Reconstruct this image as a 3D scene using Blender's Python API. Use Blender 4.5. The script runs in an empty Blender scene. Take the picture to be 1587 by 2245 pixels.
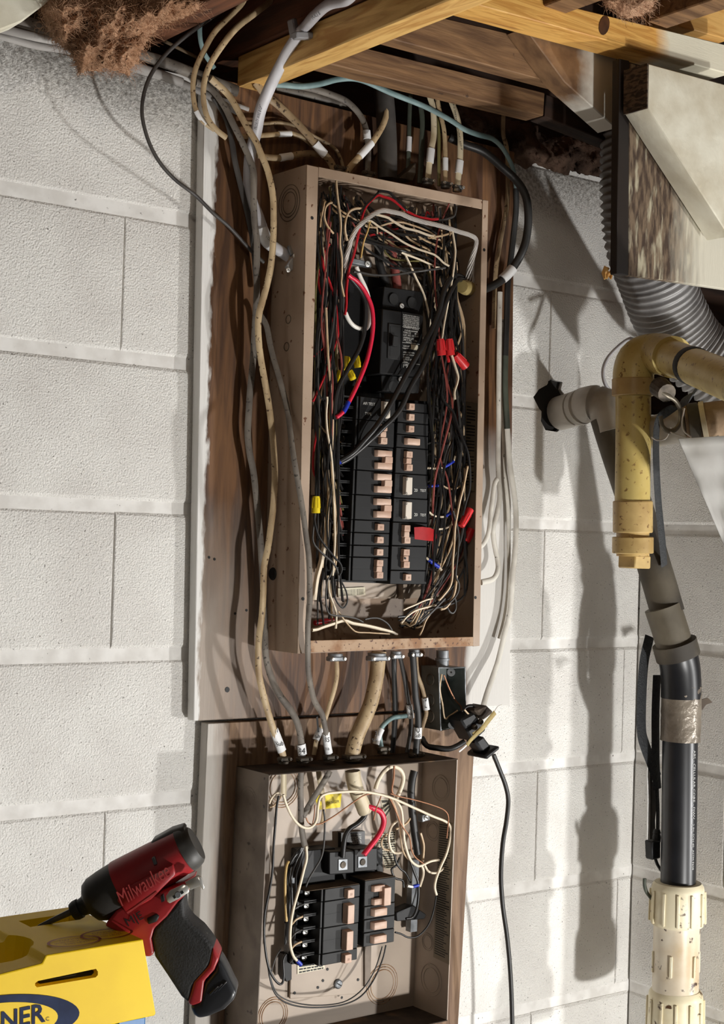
import bpy, bmesh, math, random
import numpy as np
from mathutils import Vector, Matrix
sc = bpy.context.scene
COL = sc.collection
random.seed(7)

# ---------------------------------------------------------------- camera, world, lights, exposure
IW, IH, FPX = 1587.0, 2245.0, 3300.0
YAW, PITCH, ROLL = 0.6525, 0.0197, 0.0307
CAM = np.array([0.0, -1.8339, 0.1647])
_F = np.array([math.sin(YAW)*math.cos(PITCH), math.cos(YAW)*math.cos(PITCH), math.sin(PITCH)])
_R = np.array([math.cos(YAW), -math.sin(YAW), 0.0]); _U = np.cross(_R, _F)
CR = math.cos(ROLL)*_R + math.sin(ROLL)*_U
CU = -math.sin(ROLL)*_R + math.cos(ROLL)*_U
CF = _F
cd = bpy.data.cameras.new('camera'); cam = bpy.data.objects.new('camera', cd); COL.objects.link(cam)
cd.sensor_fit = 'HORIZONTAL'; cd.sensor_width = 36.0; cd.lens = FPX/IW*36.0; cd.clip_start = 0.02; cd.clip_end = 60
M = Matrix.Identity(4)
for i in range(3):
    M[i][0] = CR[i]; M[i][1] = CU[i]; M[i][2] = -CF[i]; M[i][3] = CAM[i]
cam.matrix_world = M
sc.camera = cam

w = bpy.data.worlds.new('world'); sc.world = w; w.use_nodes = True
w.node_tree.nodes['Background'].inputs[0].default_value = (1.0, 0.93, 0.84, 1)
w.node_tree.nodes['Background'].inputs[1].default_value = 0.035

def lamp(name, loc, watts, radius, color):
    l = bpy.data.lights.new(name, 'POINT'); l.energy = watts; l.shadow_soft_size = radius; l.color = color
    o = bpy.data.objects.new(name, l); o.location = loc; COL.objects.link(o); return o
lamp('work_light', (1.72, -2.05, -1.08), 140, 0.05, (1.0, 0.99, 0.97))     # work light standing on the floor, right of the camera
lamp('side_lamp', (3.1, -1.85, -0.55), 120, 0.05, (1.0, 0.99, 0.97))        # second lamp further right
lamp('bare_bulb', (-0.6, -2.5, 1.05), 20, 0.05, (1.0, 0.90, 0.76))           # ceiling bulb behind the camera
sc.view_settings.view_transform = 'Standard'; sc.view_settings.look = 'None'
sc.view_settings.exposure = 0.0; sc.view_settings.gamma = 1.0; sc.view_settings.use_curve_mapping = False

# ---------------------------------------------------------------- helpers
def ray(x, y):
    return CF + CR*((x-IW/2)/FPX) - CU*((y-IH/2)/FPX)
def P(x, y, Y=0.0):                       # point of the plane Y (parallel to the wall) seen at a picture point
    d = ray(x, y); return CAM + d*((Y-CAM[1])/d[1])
def PX(x, y, X):
    d = ray(x, y); return CAM + d*((X-CAM[0])/d[0])
def PZ(x, y, Z):
    d = ray(x, y); return CAM + d*((Z-CAM[2])/d[2])
def scl(p):
    return FPX/float((np.asarray(p)-CAM)@CF)  # pixels per metre there
def lin(c):
    return tuple(((v/255.0)/12.92 if v/255.0 <= 0.04045 else ((v/255.0+0.055)/1.055)**2.4) for v in c) + (1.0,)

OFF = {}
def link(o, parent=None, base=None):
    COL.objects.link(o)
    if parent is not None:
        o.parent = parent; OFF[o.name] = OFF[parent.name]
    return o
def tag(o, label=None, cat=None, group=None, kind=None):
    if label: o['label'] = label
    if cat: o['category'] = cat
    if group: o['group'] = group
    if kind: o['kind'] = kind
    return o
def thing(name, label, cat, base, group=None):
    o = bpy.data.objects.new(name, None); o.empty_display_size = 0.02
    COL.objects.link(o); o.location = tuple(base); OFF[o.name] = np.array(base, float)
    return tag(o, label, cat, group)

class MB:
    def __init__(s): s.v = []; s.f = []
    def add(s, vs, fs):
        n = len(s.v); s.v.extend([tuple(map(float, q)) for q in vs]); s.f.extend([tuple(n+i for i in f) for f in fs]); return s
    def box(s, lo, hi):
        x0, y0, z0 = lo; x1, y1, z1 = hi
        return s.add([(x0,y0,z0),(x1,y0,z0),(x1,y1,z0),(x0,y1,z0),(x0,y0,z1),(x1,y0,z1),(x1,y1,z1),(x0,y1,z1)],
                     [(3,2,1,0),(4,5,6,7),(0,1,5,4),(1,2,6,5),(2,3,7,6),(3,0,4,7)])
    def prism(s, poly, vec):              # polygon extruded along vec
        n = len(poly); a = [np.asarray(q, float) for q in poly]; b = [q+np.asarray(vec, float) for q in a]
        return s.add(a+b, [tuple(range(n-1,-1,-1)), tuple(range(n,2*n))]+[(i,(i+1)%n,n+(i+1)%n,n+i) for i in range(n)])
    def tube(s, pts, r, n=8, ry=None, closed=False, caps=True, twist=None, ref=(0,-1,0)):
        p = np.asarray(pts, float); m = len(p)
        rr = np.full(m, r) if np.isscalar(r) else np.asarray(r, float)
        ryy = rr if ry is None else (np.full(m, ry) if np.isscalar(ry) else np.asarray(ry, float))
        t = np.gradient(p, axis=0); t /= np.linalg.norm(t, axis=1)[:,None]+1e-12
        ref = np.asarray(ref, float); vs = []; last = None
        for i in range(m):
            u = np.cross(t[i], ref)
            if last is not None and np.linalg.norm(u) < 0.25: u = last-(last@t[i])*t[i]
            if np.linalg.norm(u) < 1e-6: u = np.cross(t[i], (1,0,0.1))
            u /= np.linalg.norm(u)
            if last is not None and u@last < 0: u = -u
            last = u; v = np.cross(t[i], u)
            for k in range(n):
                a = 2*math.pi*k/n + (twist or 0)*i
                vs.append(p[i] + u*rr[i]*math.cos(a) + v*ryy[i]*math.sin(a))
        fs = [(i*n+k, i*n+(k+1)%n, (i+1)*n+(k+1)%n, (i+1)*n+k) for i in range(m-1) for k in range(n)]
        if caps: fs += [tuple(range(n-1,-1,-1)), tuple(range((m-1)*n, m*n))]
        return s.add(vs, fs)
    def lathe(s, p0, p1, prof, n=24, caps=True):    # prof: (fraction along p0-p1, radius)
        p0 = np.asarray(p0, float); d = np.asarray(p1, float)-p0; t = d/np.linalg.norm(d)
        u = np.cross(t, (0,0,1.0) if abs(t[2]) < 0.9 else (1.0,0,0)); u /= np.linalg.norm(u); v = np.cross(t, u)
        vs = [p0+d*a+u*r*math.cos(2*math.pi*k/n)+v*r*math.sin(2*math.pi*k/n) for a, r in prof for k in range(n)]
        m = len(prof); fs = [(i*n+k, i*n+(k+1)%n, (i+1)*n+(k+1)%n, (i+1)*n+k) for i in range(m-1) for k in range(n)]
        if caps: fs += [tuple(range(n-1,-1,-1)), tuple(range((m-1)*n, m*n))]
        return s.add(vs, fs)
    def cyl(s, p0, p1, r, n=16): return s.lathe(p0, p1, [(0,r),(1,r)], n)
    def build(s, name, mat, parent=None, smooth=False, bevel=0, seg=2, angle=40):
        v = np.asarray(s.v, float)
        if parent is None:
            base = np.array([(v[:,0].min()+v[:,0].max())/2, (v[:,1].min()+v[:,1].max())/2, v[:,2].min()])
        else: base = OFF[parent.name]
        me = bpy.data.meshes.new(name); me.from_pydata([tuple(q) for q in (v-base)], [], s.f); 
        bm = bmesh.new(); bm.from_mesh(me); bmesh.ops.recalc_face_normals(bm, faces=bm.faces)
        if bevel:
            es = [e for e in bm.edges if len(e.link_faces) == 2 and e.calc_face_angle(0) > math.radians(30)]
            bmesh.ops.bevel(bm, geom=es, offset=bevel, segments=seg, profile=0.5, affect='EDGES', clamp_overlap=True)
        if smooth or bevel:
            for f in bm.faces: f.smooth = True
            for e in bm.edges:
                if len(e.link_faces) == 2 and e.calc_face_angle(0) > math.radians(angle): e.smooth = False
        bm.to_mesh(me); bm.free(); me.materials.append(mat)
        o = bpy.data.objects.new(name, me); link(o, parent)
        if parent is None: o.location = tuple(base); OFF[o.name] = base
        return o

def spline(pts, step=0.006):               # Catmull-Rom through 3-D points
    p = np.asarray(pts, float)
    if len(p) == 2:
        k = max(2, int(np.linalg.norm(p[1]-p[0])/step)+1); return p[0]+(p[1]-p[0])*np.linspace(0,1,k)[:,None]
    q = np.vstack([2*p[0]-p[1], p, 2*p[-1]-p[-2]]); out = []
    for i in range(1, len(q)-2):
        a, b, c, d = q[i-1:i+3]; k = max(3, int(np.linalg.norm(c-b)/step)+1)
        for t in np.linspace(0, 1, k, endpoint=False):
            out.append(0.5*((2*b)+(c-a)*t+(2*a-5*b+4*c-d)*t*t+(3*b-a-3*c+d)*t**3))
    out.append(p[-1]); return np.array(out)
def path(pts, Y): return [P(q[0], q[1], q[2] if len(q) > 2 else Y) for q in pts]

def cable(name, pts, wpx, mat, Y=-0.05, label=None, cat=None, parent=None, flat=1.0, group=None, n=8, step=0.006):
    p3 = path(pts, Y); r = wpx/2/scl(np.mean(p3, axis=0))
    mb = MB(); mb.tube(spline(p3, step), r, n, ry=r*flat)
    o = mb.build(name, mat, parent, smooth=True, angle=60); return tag(o, label, cat, group)
def sleeve(name, cab_pts, wpx, mat, Y, parent, flat=1.0, grow=1.12, label=None):   # tag or tape wrapped round a cable
    o = cable(name, cab_pts, wpx*grow, mat, Y, parent=parent, flat=flat*1.05, step=0.004, n=10)
    if label: o['label'] = label
    return o

_tc = {}
def text_geo(s):
    if s in _tc: return _tc[s]
    cu = bpy.data.curves.new('text', 'FONT'); cu.body = s; cu.resolution_u = 2; cu.fill_mode = 'FRONT'; cu.offset = 0.022 if s == 'WERNER' else 0.0
    o = bpy.data.objects.new('text', cu); COL.objects.link(o); bpy.context.view_layer.update()
    me = bpy.data.meshes.new_from_object(o.evaluated_get(bpy.context.evaluated_depsgraph_get()))
    v = np.array([q.co[:] for q in me.vertices]); f = [tuple(p.vertices) for p in me.polygons]
    bpy.data.objects.remove(o); bpy.data.curves.remove(cu); bpy.data.meshes.remove(me)
    v[:,0] -= v[:,0].min(); wd = v[:,0].max(); _tc[s] = (v[:,0]/wd, (v[:,1]-v[:,1].min())/wd, f, (v[:,1].max()-v[:,1].min())/wd)
    return _tc[s]
def lettering(s, p0, p1, up, mat, parent, name='lettering', h=None, shear=0.0):   # flat letters from p0 to p1 (3-D), up vector
    x, y, f, hw = text_geo(s); p0 = np.asarray(p0, float); d = np.asarray(p1, float)-p0
    u = np.asarray(up, float); u = u-(u@d)/(d@d)*d; u /= np.linalg.norm(u); L = np.linalg.norm(d)
    k = L if h is None else h/hw
    mb = MB(); mb.add([p0+d*(a+shear*b)+u*b*k for a, b in zip(x, y)], f)
    return mb.build(name, mat, parent)
def letter_px(s, a, b, Y, mat, parent, name='lettering', h=None):
    p0, p1 = P(*a, Y), P(*b, Y); d = p1-p0; up = np.array([-d[2], 0, d[0]])
    return lettering(s, p0, p1, up, mat, parent, name, None if h is None else h/scl(p0))

def boolean(o, cutters):
    me = o.data.copy(); tmp = bpy.data.objects.new('tmp', me); COL.objects.link(tmp); tmp.matrix_world = Matrix.Translation(Vector(OFF[o.name]))
    ct = []
    for mb in cutters:
        m2 = bpy.data.meshes.new('cut'); m2.from_pydata(mb.v, [], mb.f)
        bm = bmesh.new(); bm.from_mesh(m2); bmesh.ops.recalc_face_normals(bm, faces=bm.faces); bm.to_mesh(m2); bm.free()
        c = bpy.data.objects.new('cut', m2); COL.objects.link(c); ct.append(c)
        md = tmp.modifiers.new('b', 'BOOLEAN'); md.object = c; md.operation = 'DIFFERENCE'; md.solver = 'EXACT'
    bpy.context.view_layer.update()
    new = bpy.data.meshes.new_from_object(tmp.evaluated_get(bpy.context.evaluated_depsgraph_get()))
    o.data = new
    for c in ct+[tmp]: bpy.data.objects.remove(c)

# ---------------------------------------------------------------- materials
def mk(name, c1, c2=None, scale=20, lo=0.4, hi=0.62, rough=0.5, metal=0.0, stretch=(1,1,1), detail=6, speck=None, sscale=300, samt=0.62,
       bump=0.0, bscale=200, c3=None, c3scale=6, c3lo=0.55, c3hi=0.7, bstretch=None, spec=0.5, distort=0.0):
    m = bpy.data.materials.new(name); m.use_nodes = True; nt = m.node_tree; N = nt.nodes; L = nt.links
    b = N['Principled BSDF']; b.inputs['Roughness'].default_value = rough; b.inputs['Metallic'].default_value = metal
    b.inputs['Specular IOR Level'].default_value = spec
    geo = N.new('ShaderNodeNewGeometry')
    def noise(sc_, st, det=detail, dis=0.0):
        mp = N.new('ShaderNodeMapping'); mp.inputs['Scale'].default_value = st; L.new(geo.outputs['Position'], mp.inputs['Vector'])
        n = N.new('ShaderNodeTexNoise'); n.inputs['Scale'].default_value = sc_; n.inputs['Detail'].default_value = det; n.inputs['Distortion'].default_value = dis
        L.new(mp.outputs[0], n.inputs['Vector']); return n
    def ramp(n, a, c):
        r = N.new('ShaderNodeMapRange'); r.inputs['From Min'].default_value = a; r.inputs['From Max'].default_value = c
        L.new(n.outputs['Fac'] if 'Fac' in n.outputs else n.outputs[0], r.inputs['Value']); return r
    def mix(fac, A, B):
        x = N.new('ShaderNodeMix'); x.data_type = 'RGBA'; L.new(fac.outputs[0], x.inputs[0])
        for s_, v in ((6, A), (7, B)):
            if isinstance(v, tuple): x.inputs[s_].default_value = v
            else: L.new(v, x.inputs[s_])
        return x.outputs[2]
    col = lin(c1)
    if c2: col = mix(ramp(noise(scale, stretch, dis=distort), lo, hi), col, lin(c2))
    if c3: col = mix(ramp(noise(c3scale, stretch), c3lo, c3hi), col, lin(c3))
    if speck: col = mix(ramp(noise(sscale, (1,1,1), 3), samt, samt+0.06), col, lin(speck))
    if isinstance(col, tuple): b.inputs['Base Color'].default_value = col
    else: L.new(col, b.inputs['Base Color'])
    if bump:
        bn = N.new('ShaderNodeBump'); bn.inputs['Strength'].default_value = bump; bn.inputs['Distance'].default_value = 0.004
        L.new(noise(bscale, bstretch or (1,1,1), 4).outputs['Fac'], bn.inputs['Height']); L.new(bn.outputs[0], b.inputs['Normal'])
    m['mixer'] = 1
    return m
def extra_mix(m, color, build_fac):         # blend one more colour over a material; build_fac(N, L, geo) returns a 0-1 socket
    nt = m.node_tree; N = nt.nodes; L = nt.links; b = N['Principled BSDF']; geo = [n for n in N if n.type == 'NEW_GEOMETRY'][0]
    x = N.new('ShaderNodeMix'); x.data_type = 'RGBA'; s = b.inputs['Base Color']
    if s.links: L.new(s.links[0].from_socket, x.inputs[6])
    else: x.inputs[6].default_value = s.default_value
    x.inputs[7].default_value = lin(color); L.new(build_fac(N, L, geo), x.inputs[0]); L.new(x.outputs[2], s)
def prod(f, g):
    def h(N, L, geo):
        m = N.new('ShaderNodeMath'); m.operation = 'MULTIPLY'; m.use_clamp = True; L.new(f(N, L, geo), m.inputs[0]); L.new(g(N, L, geo), m.inputs[1]); return m.outputs[0]
    return h
def pos_fac(axis, a, b, noise_amt=0.05, nscale=30, nst=(1,1,1), amt=1.0):   # fades from 0 at a to 1 at b along an axis, with a ragged edge
    def f(N, L, geo):
        sp = N.new('ShaderNodeSeparateXYZ'); L.new(geo.outputs['Position'], sp.inputs[0])
        mp = N.new('ShaderNodeMapping'); mp.inputs['Scale'].default_value = nst; L.new(geo.outputs['Position'], mp.inputs['Vector'])
        n = N.new('ShaderNodeTexNoise'); n.inputs['Scale'].default_value = nscale; n.inputs['Detail'].default_value = 5; L.new(mp.outputs[0], n.inputs['Vector'])
        ma = N.new('ShaderNodeMath'); ma.operation = 'MULTIPLY_ADD'; L.new(n.outputs['Fac'], ma.inputs[0]); ma.inputs[1].default_value = noise_amt*2; L.new(sp.outputs[axis], ma.inputs[2])
        r = N.new('ShaderNodeMapRange'); L.new(ma.outputs[0], r.inputs['Value']); r.inputs['From Min'].default_value = a+noise_amt; r.inputs['From Max'].default_value = b+noise_amt; r.inputs['To Max'].default_value = amt
        return r.outputs[0]
    return f

mWall = mk('white_wall_paint', (232,230,225), (222,219,214), 9, rough=0.75, speck=(126,122,116), sscale=330, samt=0.665, bump=0.65, bscale=380, spec=0.2)
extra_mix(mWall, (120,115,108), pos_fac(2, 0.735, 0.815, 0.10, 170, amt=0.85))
mMortar = mk('painted_mortar', (234,232,228), (216,213,208), 30, rough=0.7, speck=(90,86,80), sscale=140, samt=0.70, bump=0.2, bscale=60, spec=0.25)
mHoleShade = mk('hole_shade', (36,32,28), (20,18,16), 30, rough=0.95)  # near-black colour carrying the shade of the deep hole and slit
mPly = mk('old_plywood_board', (150,104,66), (82,50,30), 7, 0.35, 0.68, rough=0.62, stretch=(9,3,0.8), c3=(60,36,22), c3scale=3, c3lo=0.56, c3hi=0.75, distort=1.2, bump=0.2, bscale=40, bstretch=(8,3,.6))
mJoistNew = mk('yellow_pine_lumber', (222,176,104), (196,140,70), 10, 0.4, 0.65, rough=0.6, stretch=(0.7,7,7), distort=1.5, speck=(110,70,36), sscale=60, samt=0.74, bump=0.1, bscale=60, bstretch=(.6,8,8))
mJoistY = mk('yellow_pine_joist_strip', (226,184,112), (190,140,74), 10, 0.4, 0.65, rough=0.6, stretch=(7,0.7,7), distort=1.5, speck=(110,70,36), sscale=60, samt=0.74, bump=0.1, bscale=60, bstretch=(8,.6,8))
mJoistOld = mk('weathered_brown_lumber', (140,106,72), (96,68,44), 10, 0.35, 0.65, rough=0.7, stretch=(0.8,7,7), distort=1.0, speck=(60,40,26), sscale=50, samt=0.68, bump=0.2, bscale=50, bstretch=(.6,8,8))
mJoistDark = mk('dark_reddish_joist', (122,76,50), (76,48,33), 9, 0.35, 0.65, rough=0.75, stretch=(7,.7,7), bump=0.2, bscale=40, bstretch=(8,.6,8))
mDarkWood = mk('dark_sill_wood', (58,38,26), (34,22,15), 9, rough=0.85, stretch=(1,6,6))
mEndGrain = mk('dark_end_grain', (92,76,62), (40,30,24), 26, 0.42, 0.58, rough=0.8, stretch=(1,3,9), distort=0.6, bump=0.5, bscale=60, bstretch=(1,2,6))
mWhiteWood = mk('white_painted_lumber', (226,222,204), (202,194,172), 12, rough=0.65, bump=0.25, bscale=40, bstretch=(2,2,2), c3=(178,166,140), c3scale=5, c3lo=0.58, c3hi=0.75)
mPeel = mk('peeling_plywood', (116,98,78), (64,48,36), 26, 0.42, 0.6, rough=0.8, stretch=(6,6,1.3), c3=(172,164,140), c3scale=14, c3lo=0.55, c3hi=0.66, bump=0.3, bscale=40, bstretch=(6,6,.8))
mBox = mk('tan_enamel_steel', (176,154,134), (160,138,118), 8, rough=0.45, speck=(96,58,34), sscale=110, samt=0.66, c3=(128,104,86), c3scale=9, c3lo=0.6, c3hi=0.8)
mBoxRust = mk('rusty_tan_enamel', (172,142,112), (142,100,62), 40, 0.45, 0.6, rough=0.55, speck=(82,48,28), sscale=160, samt=0.60)
mBox2 = mk('grey_tan_enamel_steel', (178,162,146), (166,150,134), 8, rough=0.42, speck=(120,96,74), sscale=90, samt=0.74)
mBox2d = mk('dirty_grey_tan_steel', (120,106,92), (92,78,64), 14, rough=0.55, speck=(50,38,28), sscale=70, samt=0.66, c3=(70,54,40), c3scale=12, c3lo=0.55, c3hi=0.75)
mDustyDark = mk('dusty_rusty_top_dark_bottom', (64,50,38), (40,30,22), 30, rough=0.9, c3=(104,80,54), c3scale=20, c3lo=0.55, c3hi=0.7)
mBlk = mk('black_bakelite', (24,24,25), (18,18,19), 20, rough=0.5, spec=.35)
mBlk2 = mk('black_plastic_dusty', (38,38,38), (26,26,26), 30, rough=0.55, spec=.35)
mTan = mk('tan_handle_plastic', (206,176,156), (192,158,138), 40, rough=0.45)
mWhiteP = mk('off_white_handle_plastic', (220,210,196), rough=0.45)
mInkShade = mk('ink_and_hole_shade', (18,18,18), rough=0.6)  # print ink, and the painted dark of holes and slots
mInkW = mk('white_print', (226,226,220), rough=0.6)
mLabelBlk = mk('black_rating_label', (22,22,22), rough=0.4)
mPaper = mk('cream_paper_label', (226,218,196), (206,196,170), 30, rough=0.7)
mYelLabel = mk('yellow_warning_label', (238,214,30), rough=0.5)
mWhiteTag = mk('white_label_tape', (236,236,236), (222,222,222), 30, rough=0.5)
mNMtan = mk('aged_tan_cable_jacket', (186,163,127), (146,121,88), 40, 0.42, 0.68, rough=0.5, speck=(74,52,30), sscale=190, samt=0.62, stretch=(1,1,.6))
mNMtan2 = mk('brown_stained_cable_jacket', (158,136,104), (112,90,64), 30, 0.4, 0.65, rough=0.55, speck=(60,42,26), sscale=160, samt=0.62)
mNMwhite = mk('cream_cable_jacket', (214,200,170), (178,160,126), 30, 0.45, 0.7, rough=0.5, speck=(60,52,40), sscale=150, samt=0.68)
mNMgray = mk('grey_cable_jacket', (116,108,98), (88,80,72), 26, rough=0.6, speck=(56,50,44), sscale=180, samt=0.62)
mNMdark = mk('dark_grey_cable_jacket', (70,66,62), (52,48,46), 26, rough=0.55)
mPaintC = mk('white_painted_cable', (212,208,198), (168,162,152), 14, 0.45, 0.65, rough=0.6, speck=(70,66,60), sscale=140, samt=0.68)
mSER = mk('light_grey_cable_jacket', (206,204,208), (190,188,192), 20, rough=0.45)
mGreyC = mk('dusty_pale_grey_jacket', (166,162,158), (128,124,120), 16, rough=0.6)
mBlkCab = mk('black_cable_jacket', (40,39,38), (30,29,28), 20, rough=0.45)
mTeal = mk('pale_teal_cable_jacket', (132,156,156), (96,120,120), 20, rough=0.5)
mGreenC = mk('dark_green_grey_cable', (74,80,68), (54,58,50), 20, rough=0.55)
wBlk = mk('black_wire_insulation', (34,33,33), rough=0.35)
wGry = mk('grey_black_wire_insulation', (66,64,62), rough=0.4)
wTan = mk('tan_white_wire_insulation', (214,190,158), (196,166,128), 40, rough=0.42)
wCrm = mk('cream_wire_insulation', (236,220,194), rough=0.4)
wYel = mk('yellowed_wire_insulation', (210,176,110), rough=0.4)
wRed = mk('red_wire_insulation', (176,32,40), rough=0.35)
wRed2 = mk('bright_red_wire_insulation', (214,36,66), rough=0.35)
wWhite = mk('white_wire_insulation', (238,234,226), rough=0.35)
wBlue = mk('blue_tape', (34,54,170), rough=0.3)
wGrn = mk('olive_wire_insulation', (112,104,62), rough=0.45)
wRedD = mk('dusty_red_tape', (150,74,66), (120,56,50), 40, rough=0.6)
mNutY = mk('yellow_wire_nut', (232,206,30), rough=0.4)
mNutR = mk('red_wire_nut', (214,46,50), rough=0.4)
mRedTape = mk('red_tape', (172,34,38), (150,26,32), 40, rough=0.35)
mAl = mk('bare_aluminium_strand', (214,208,202), rough=0.42, metal=0.35)
mCu = mk('bare_copper', (160,112,82), rough=0.45, metal=0.35)
mZinc = mk('zinc_plated_steel', (150,153,156), (116,119,122), 60, rough=0.48, metal=0.6)
mZincD = mk('dusty_steel_fitting', (98,88,76), (66,58,48), 60, rough=0.6, metal=0.4)
mScrew = mk('bright_screw', (236,234,228), rough=0.3, metal=0.4)
mGalv = mk('galvanised_box_steel', (122,128,125), (96,101,98), 30, rough=0.4, metal=0.15)
mInsul = mk('pink_fibreglass', (198,160,130), (164,124,94), 10, 0.38, 0.62, rough=0.95, c3=(108,84,64), c3scale=7, c3lo=0.55, c3hi=0.72, bump=0.7, bscale=260, spec=0.1)
mInsulD = mk('dirty_fibreglass', (92,72,60), (50,38,31), 18, rough=0.95, bump=0.9, bscale=90, spec=0.1)
mYPVC = mk('yellowed_pvc', (208,188,120), (186,162,92), 14, rough=0.38, speck=(140,110,62), sscale=130, samt=0.62)
mYPVCd = mk('yellowed_pvc_fitting', (198,170,112), (170,140,86), 18, rough=0.42, speck=(130,98,56), sscale=130, samt=0.62)
mABS = mk('black_abs_pipe', (30,30,33), (22,22,24), 20, rough=0.35, speck=(90,90,92), sscale=90, samt=0.76)
mABSd = mk('dusty_abs_pipe', (92,84,70), (52,46,38), 12, 0.4, 0.65, rough=0.7)
mDuctTape = mk('grey_duct_tape', (140,130,116), (112,102,90), 18, rough=0.35, metal=0.2, bump=1.0, bscale=50)
mGPVC = mk('grey_white_pvc', (186,180,170), (150,142,130), 12, rough=0.5)
mUnion = mk('aged_white_coupling', (228,218,188), (204,188,146), 14, 0.45, 0.7, rough=0.45, speck=(84,58,34), sscale=70, samt=0.64)
mDuct = mk('grey_flexible_duct', (150,148,147), (120,118,117), 20, rough=0.45, metal=0.15)
mStrap = mk('black_webbing', (44,46,48), (34,36,38), 200, rough=0.7, bump=0.5, bscale=400)
mSteelHook = mk('dull_steel_hook', (120,112,98), rough=0.4, metal=0.6)
mPlastic = mk('cloudy_plastic_sheet', (166,164,160), (150,147,142), 6, rough=0.65, spec=.25, c3=(120,112,102), c3scale=5, c3lo=0.66, c3hi=0.8)
mYel = mk('yellow_ladder_plastic', (234,198,4), (224,186,4), 10, rough=0.55, spec=.3, speck=(150,110,30), sscale=60, samt=0.74, c3=(196,150,60), c3scale=7, c3lo=0.66, c3hi=0.80)
mNavy = mk('navy_emblem', (24,34,62), (34,46,76), 50, rough=0.7, spec=.2)
mBlueRail = mk('blue_fibreglass_rail', (46,110,170), rough=0.45)
mWarn = mk('red_brown_print', (150,70,30), rough=0.6)
mDrvRed = mk('dusty_red_plastic', (158,36,40), (134,30,34), 16, rough=0.4, c3=(120,52,48), c3scale=20, c3lo=0.6, c3hi=0.8)
mDrvRed2 = mk('worn_red_lettering', (176,70,68), rough=0.4)
mDrvBlk = mk('dark_grey_plastic', (56,54,50), (40,39,37), 18, rough=0.5, c3=(84,78,66), c3scale=14, c3lo=0.58, c3hi=0.75)
mRubber = mk('black_rubber_grip', (36,36,36), (28,28,28), 60, rough=0.65, bump=0.2, bscale=500)
mBatt = mk('black_battery_plastic', (34,35,38), rough=0.35)
mChrome = mk('chrome', (226,224,218), rough=0.25, metal=0.6)
mZincB = mk('new_zinc_clamp', (205,208,210), (170,174,178), 60, rough=0.35, metal=0.5)
mFloor = mk('grey_concrete_floor', (150,146,140), (126,122,116), 4, rough=0.85, bump=0.2, bscale=40)
mSub = mk('dark_subfloor_boards', (92,64,42), (62,42,28), 6, rough=0.85, stretch=(1,6,6))
mTapeCloth = mk('brown_cloth_tape', (74,62,50), (56,46,38), 30, rough=0.8)
mStrapTan = mk('tan_paper_insulation', (190,172,116), (160,140,86), 30, rough=0.6)
# ================================================================ SETTING
XC = 2.029; B = 0.2032; TOPZ = 4*B; BOTZ = -1.30
fl = MB().box((-2.2,-3.6,BOTZ-0.05),(3.4,0.3,BOTZ)).build('floor', mFloor); tag(fl, kind='structure')
cl = MB().box((-0.2,-2.0,1.32),(3.0,0.35,1.36)).build('ceiling', mSub); tag(cl, kind='structure')

def rounded_block(L, H, D=0.10, r1=0.0035, r2=0.009):    # front face at y=0, body behind
    rings = [(0.0, D), (0.0, r2), (r1*0.35, r1), (r1*1.6, 0.0008), (r2*1.6, 0.0)]
    vs = []; fs = []
    for ins, y in rings:
        vs += [(ins*.12, y, ins), (L-ins*.12, y, ins), (L-ins*.12, y, H-ins), (ins*.12, y, H-ins)]
    for i in range(len(rings)-1):
        for k in range(4): fs.append((i*4+k, i*4+(k+1)%4, (i+1)*4+(k+1)%4, (i+1)*4+k))
    n = 4*(len(rings)-1); fs.append((n, n+1, n+2, n+3)); fs.append((3, 2, 1, 0)); return vs, fs
hole_poly = [P(x, y, -0.02) for x, y in ((1190,868),(1200,852),(1218,842),(1226,828),(1240,833),(1252,836),(1248,852),(1256,868),(1262,890),(1262,925),(1240,946),(1214,942),(1204,922),(1206,900))]
hole_cut = MB().prism(hole_poly, (0,0.28,0))
# --- back wall
wb = MB().box((0.2, 0.0035, BOTZ),(XC+0.02, 0.20, TOPZ)).build('wall_back', mMortar); tag(wb, kind='structure')
boolean(wb, [hole_cut]); wb.data.materials.clear(); wb.data.materials.append(mMortar)
G = 0.014
XJ = P(270,630,0)[0]; cache = {}
rnd = random.Random(3)
for k in range(-7, 4):
    z0 = k*B + G/2; H = B-G; ph = XJ + (0.0 if k % 2 == 0 else B)
    x = ph - 0.4064*6
    while x < XC:
        a, b_ = max(x+0.0004, 0.25), min(x+0.4064-0.0004, XC-0.001)
        x += 0.4064
        if b_-a < 0.02 or b_ < 0.25: continue
        key = (round(b_-a, 3),)
        cuts = a < 1.95 and b_ > 1.72 and k in (1, 2)
        mb = MB(); vs, fs = rounded_block(b_-a, H); mb.add([(p[0]+a, p[1], p[2]+z0) for p in vs], fs)
        if key in cache and not cuts:
            o = bpy.data.objects.new('block', cache[key]); link(o, wb); o.location = Vector((a,0,z0)) - Vector(OFF[wb.name])
        else:
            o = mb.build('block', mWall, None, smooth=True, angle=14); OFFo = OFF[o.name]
            for v in o.data.vertices: v.co += Vector(OFFo) - Vector((a,0,z0))
            o.location = Vector((a,0,z0)); OFF[o.name] = np.array((a,0,z0)); 
            if cuts: boolean(o, [hole_cut])
            else: cache[key] = o.data
            o.parent = wb; o.location = Vector((a,0,z0)) - Vector(OFF[wb.name])
        o.location.y += rnd.uniform(-0.0012, 0.0008)
c = sum(hole_poly)/len(hole_poly); MB().prism([q*1.0+np.array([0,0.027,0]) for q in hole_poly], (0,0.12,0)).build('shade_plug', mHoleShade, wb)  # solid dark plug in place of the hole's deep shade
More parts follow.
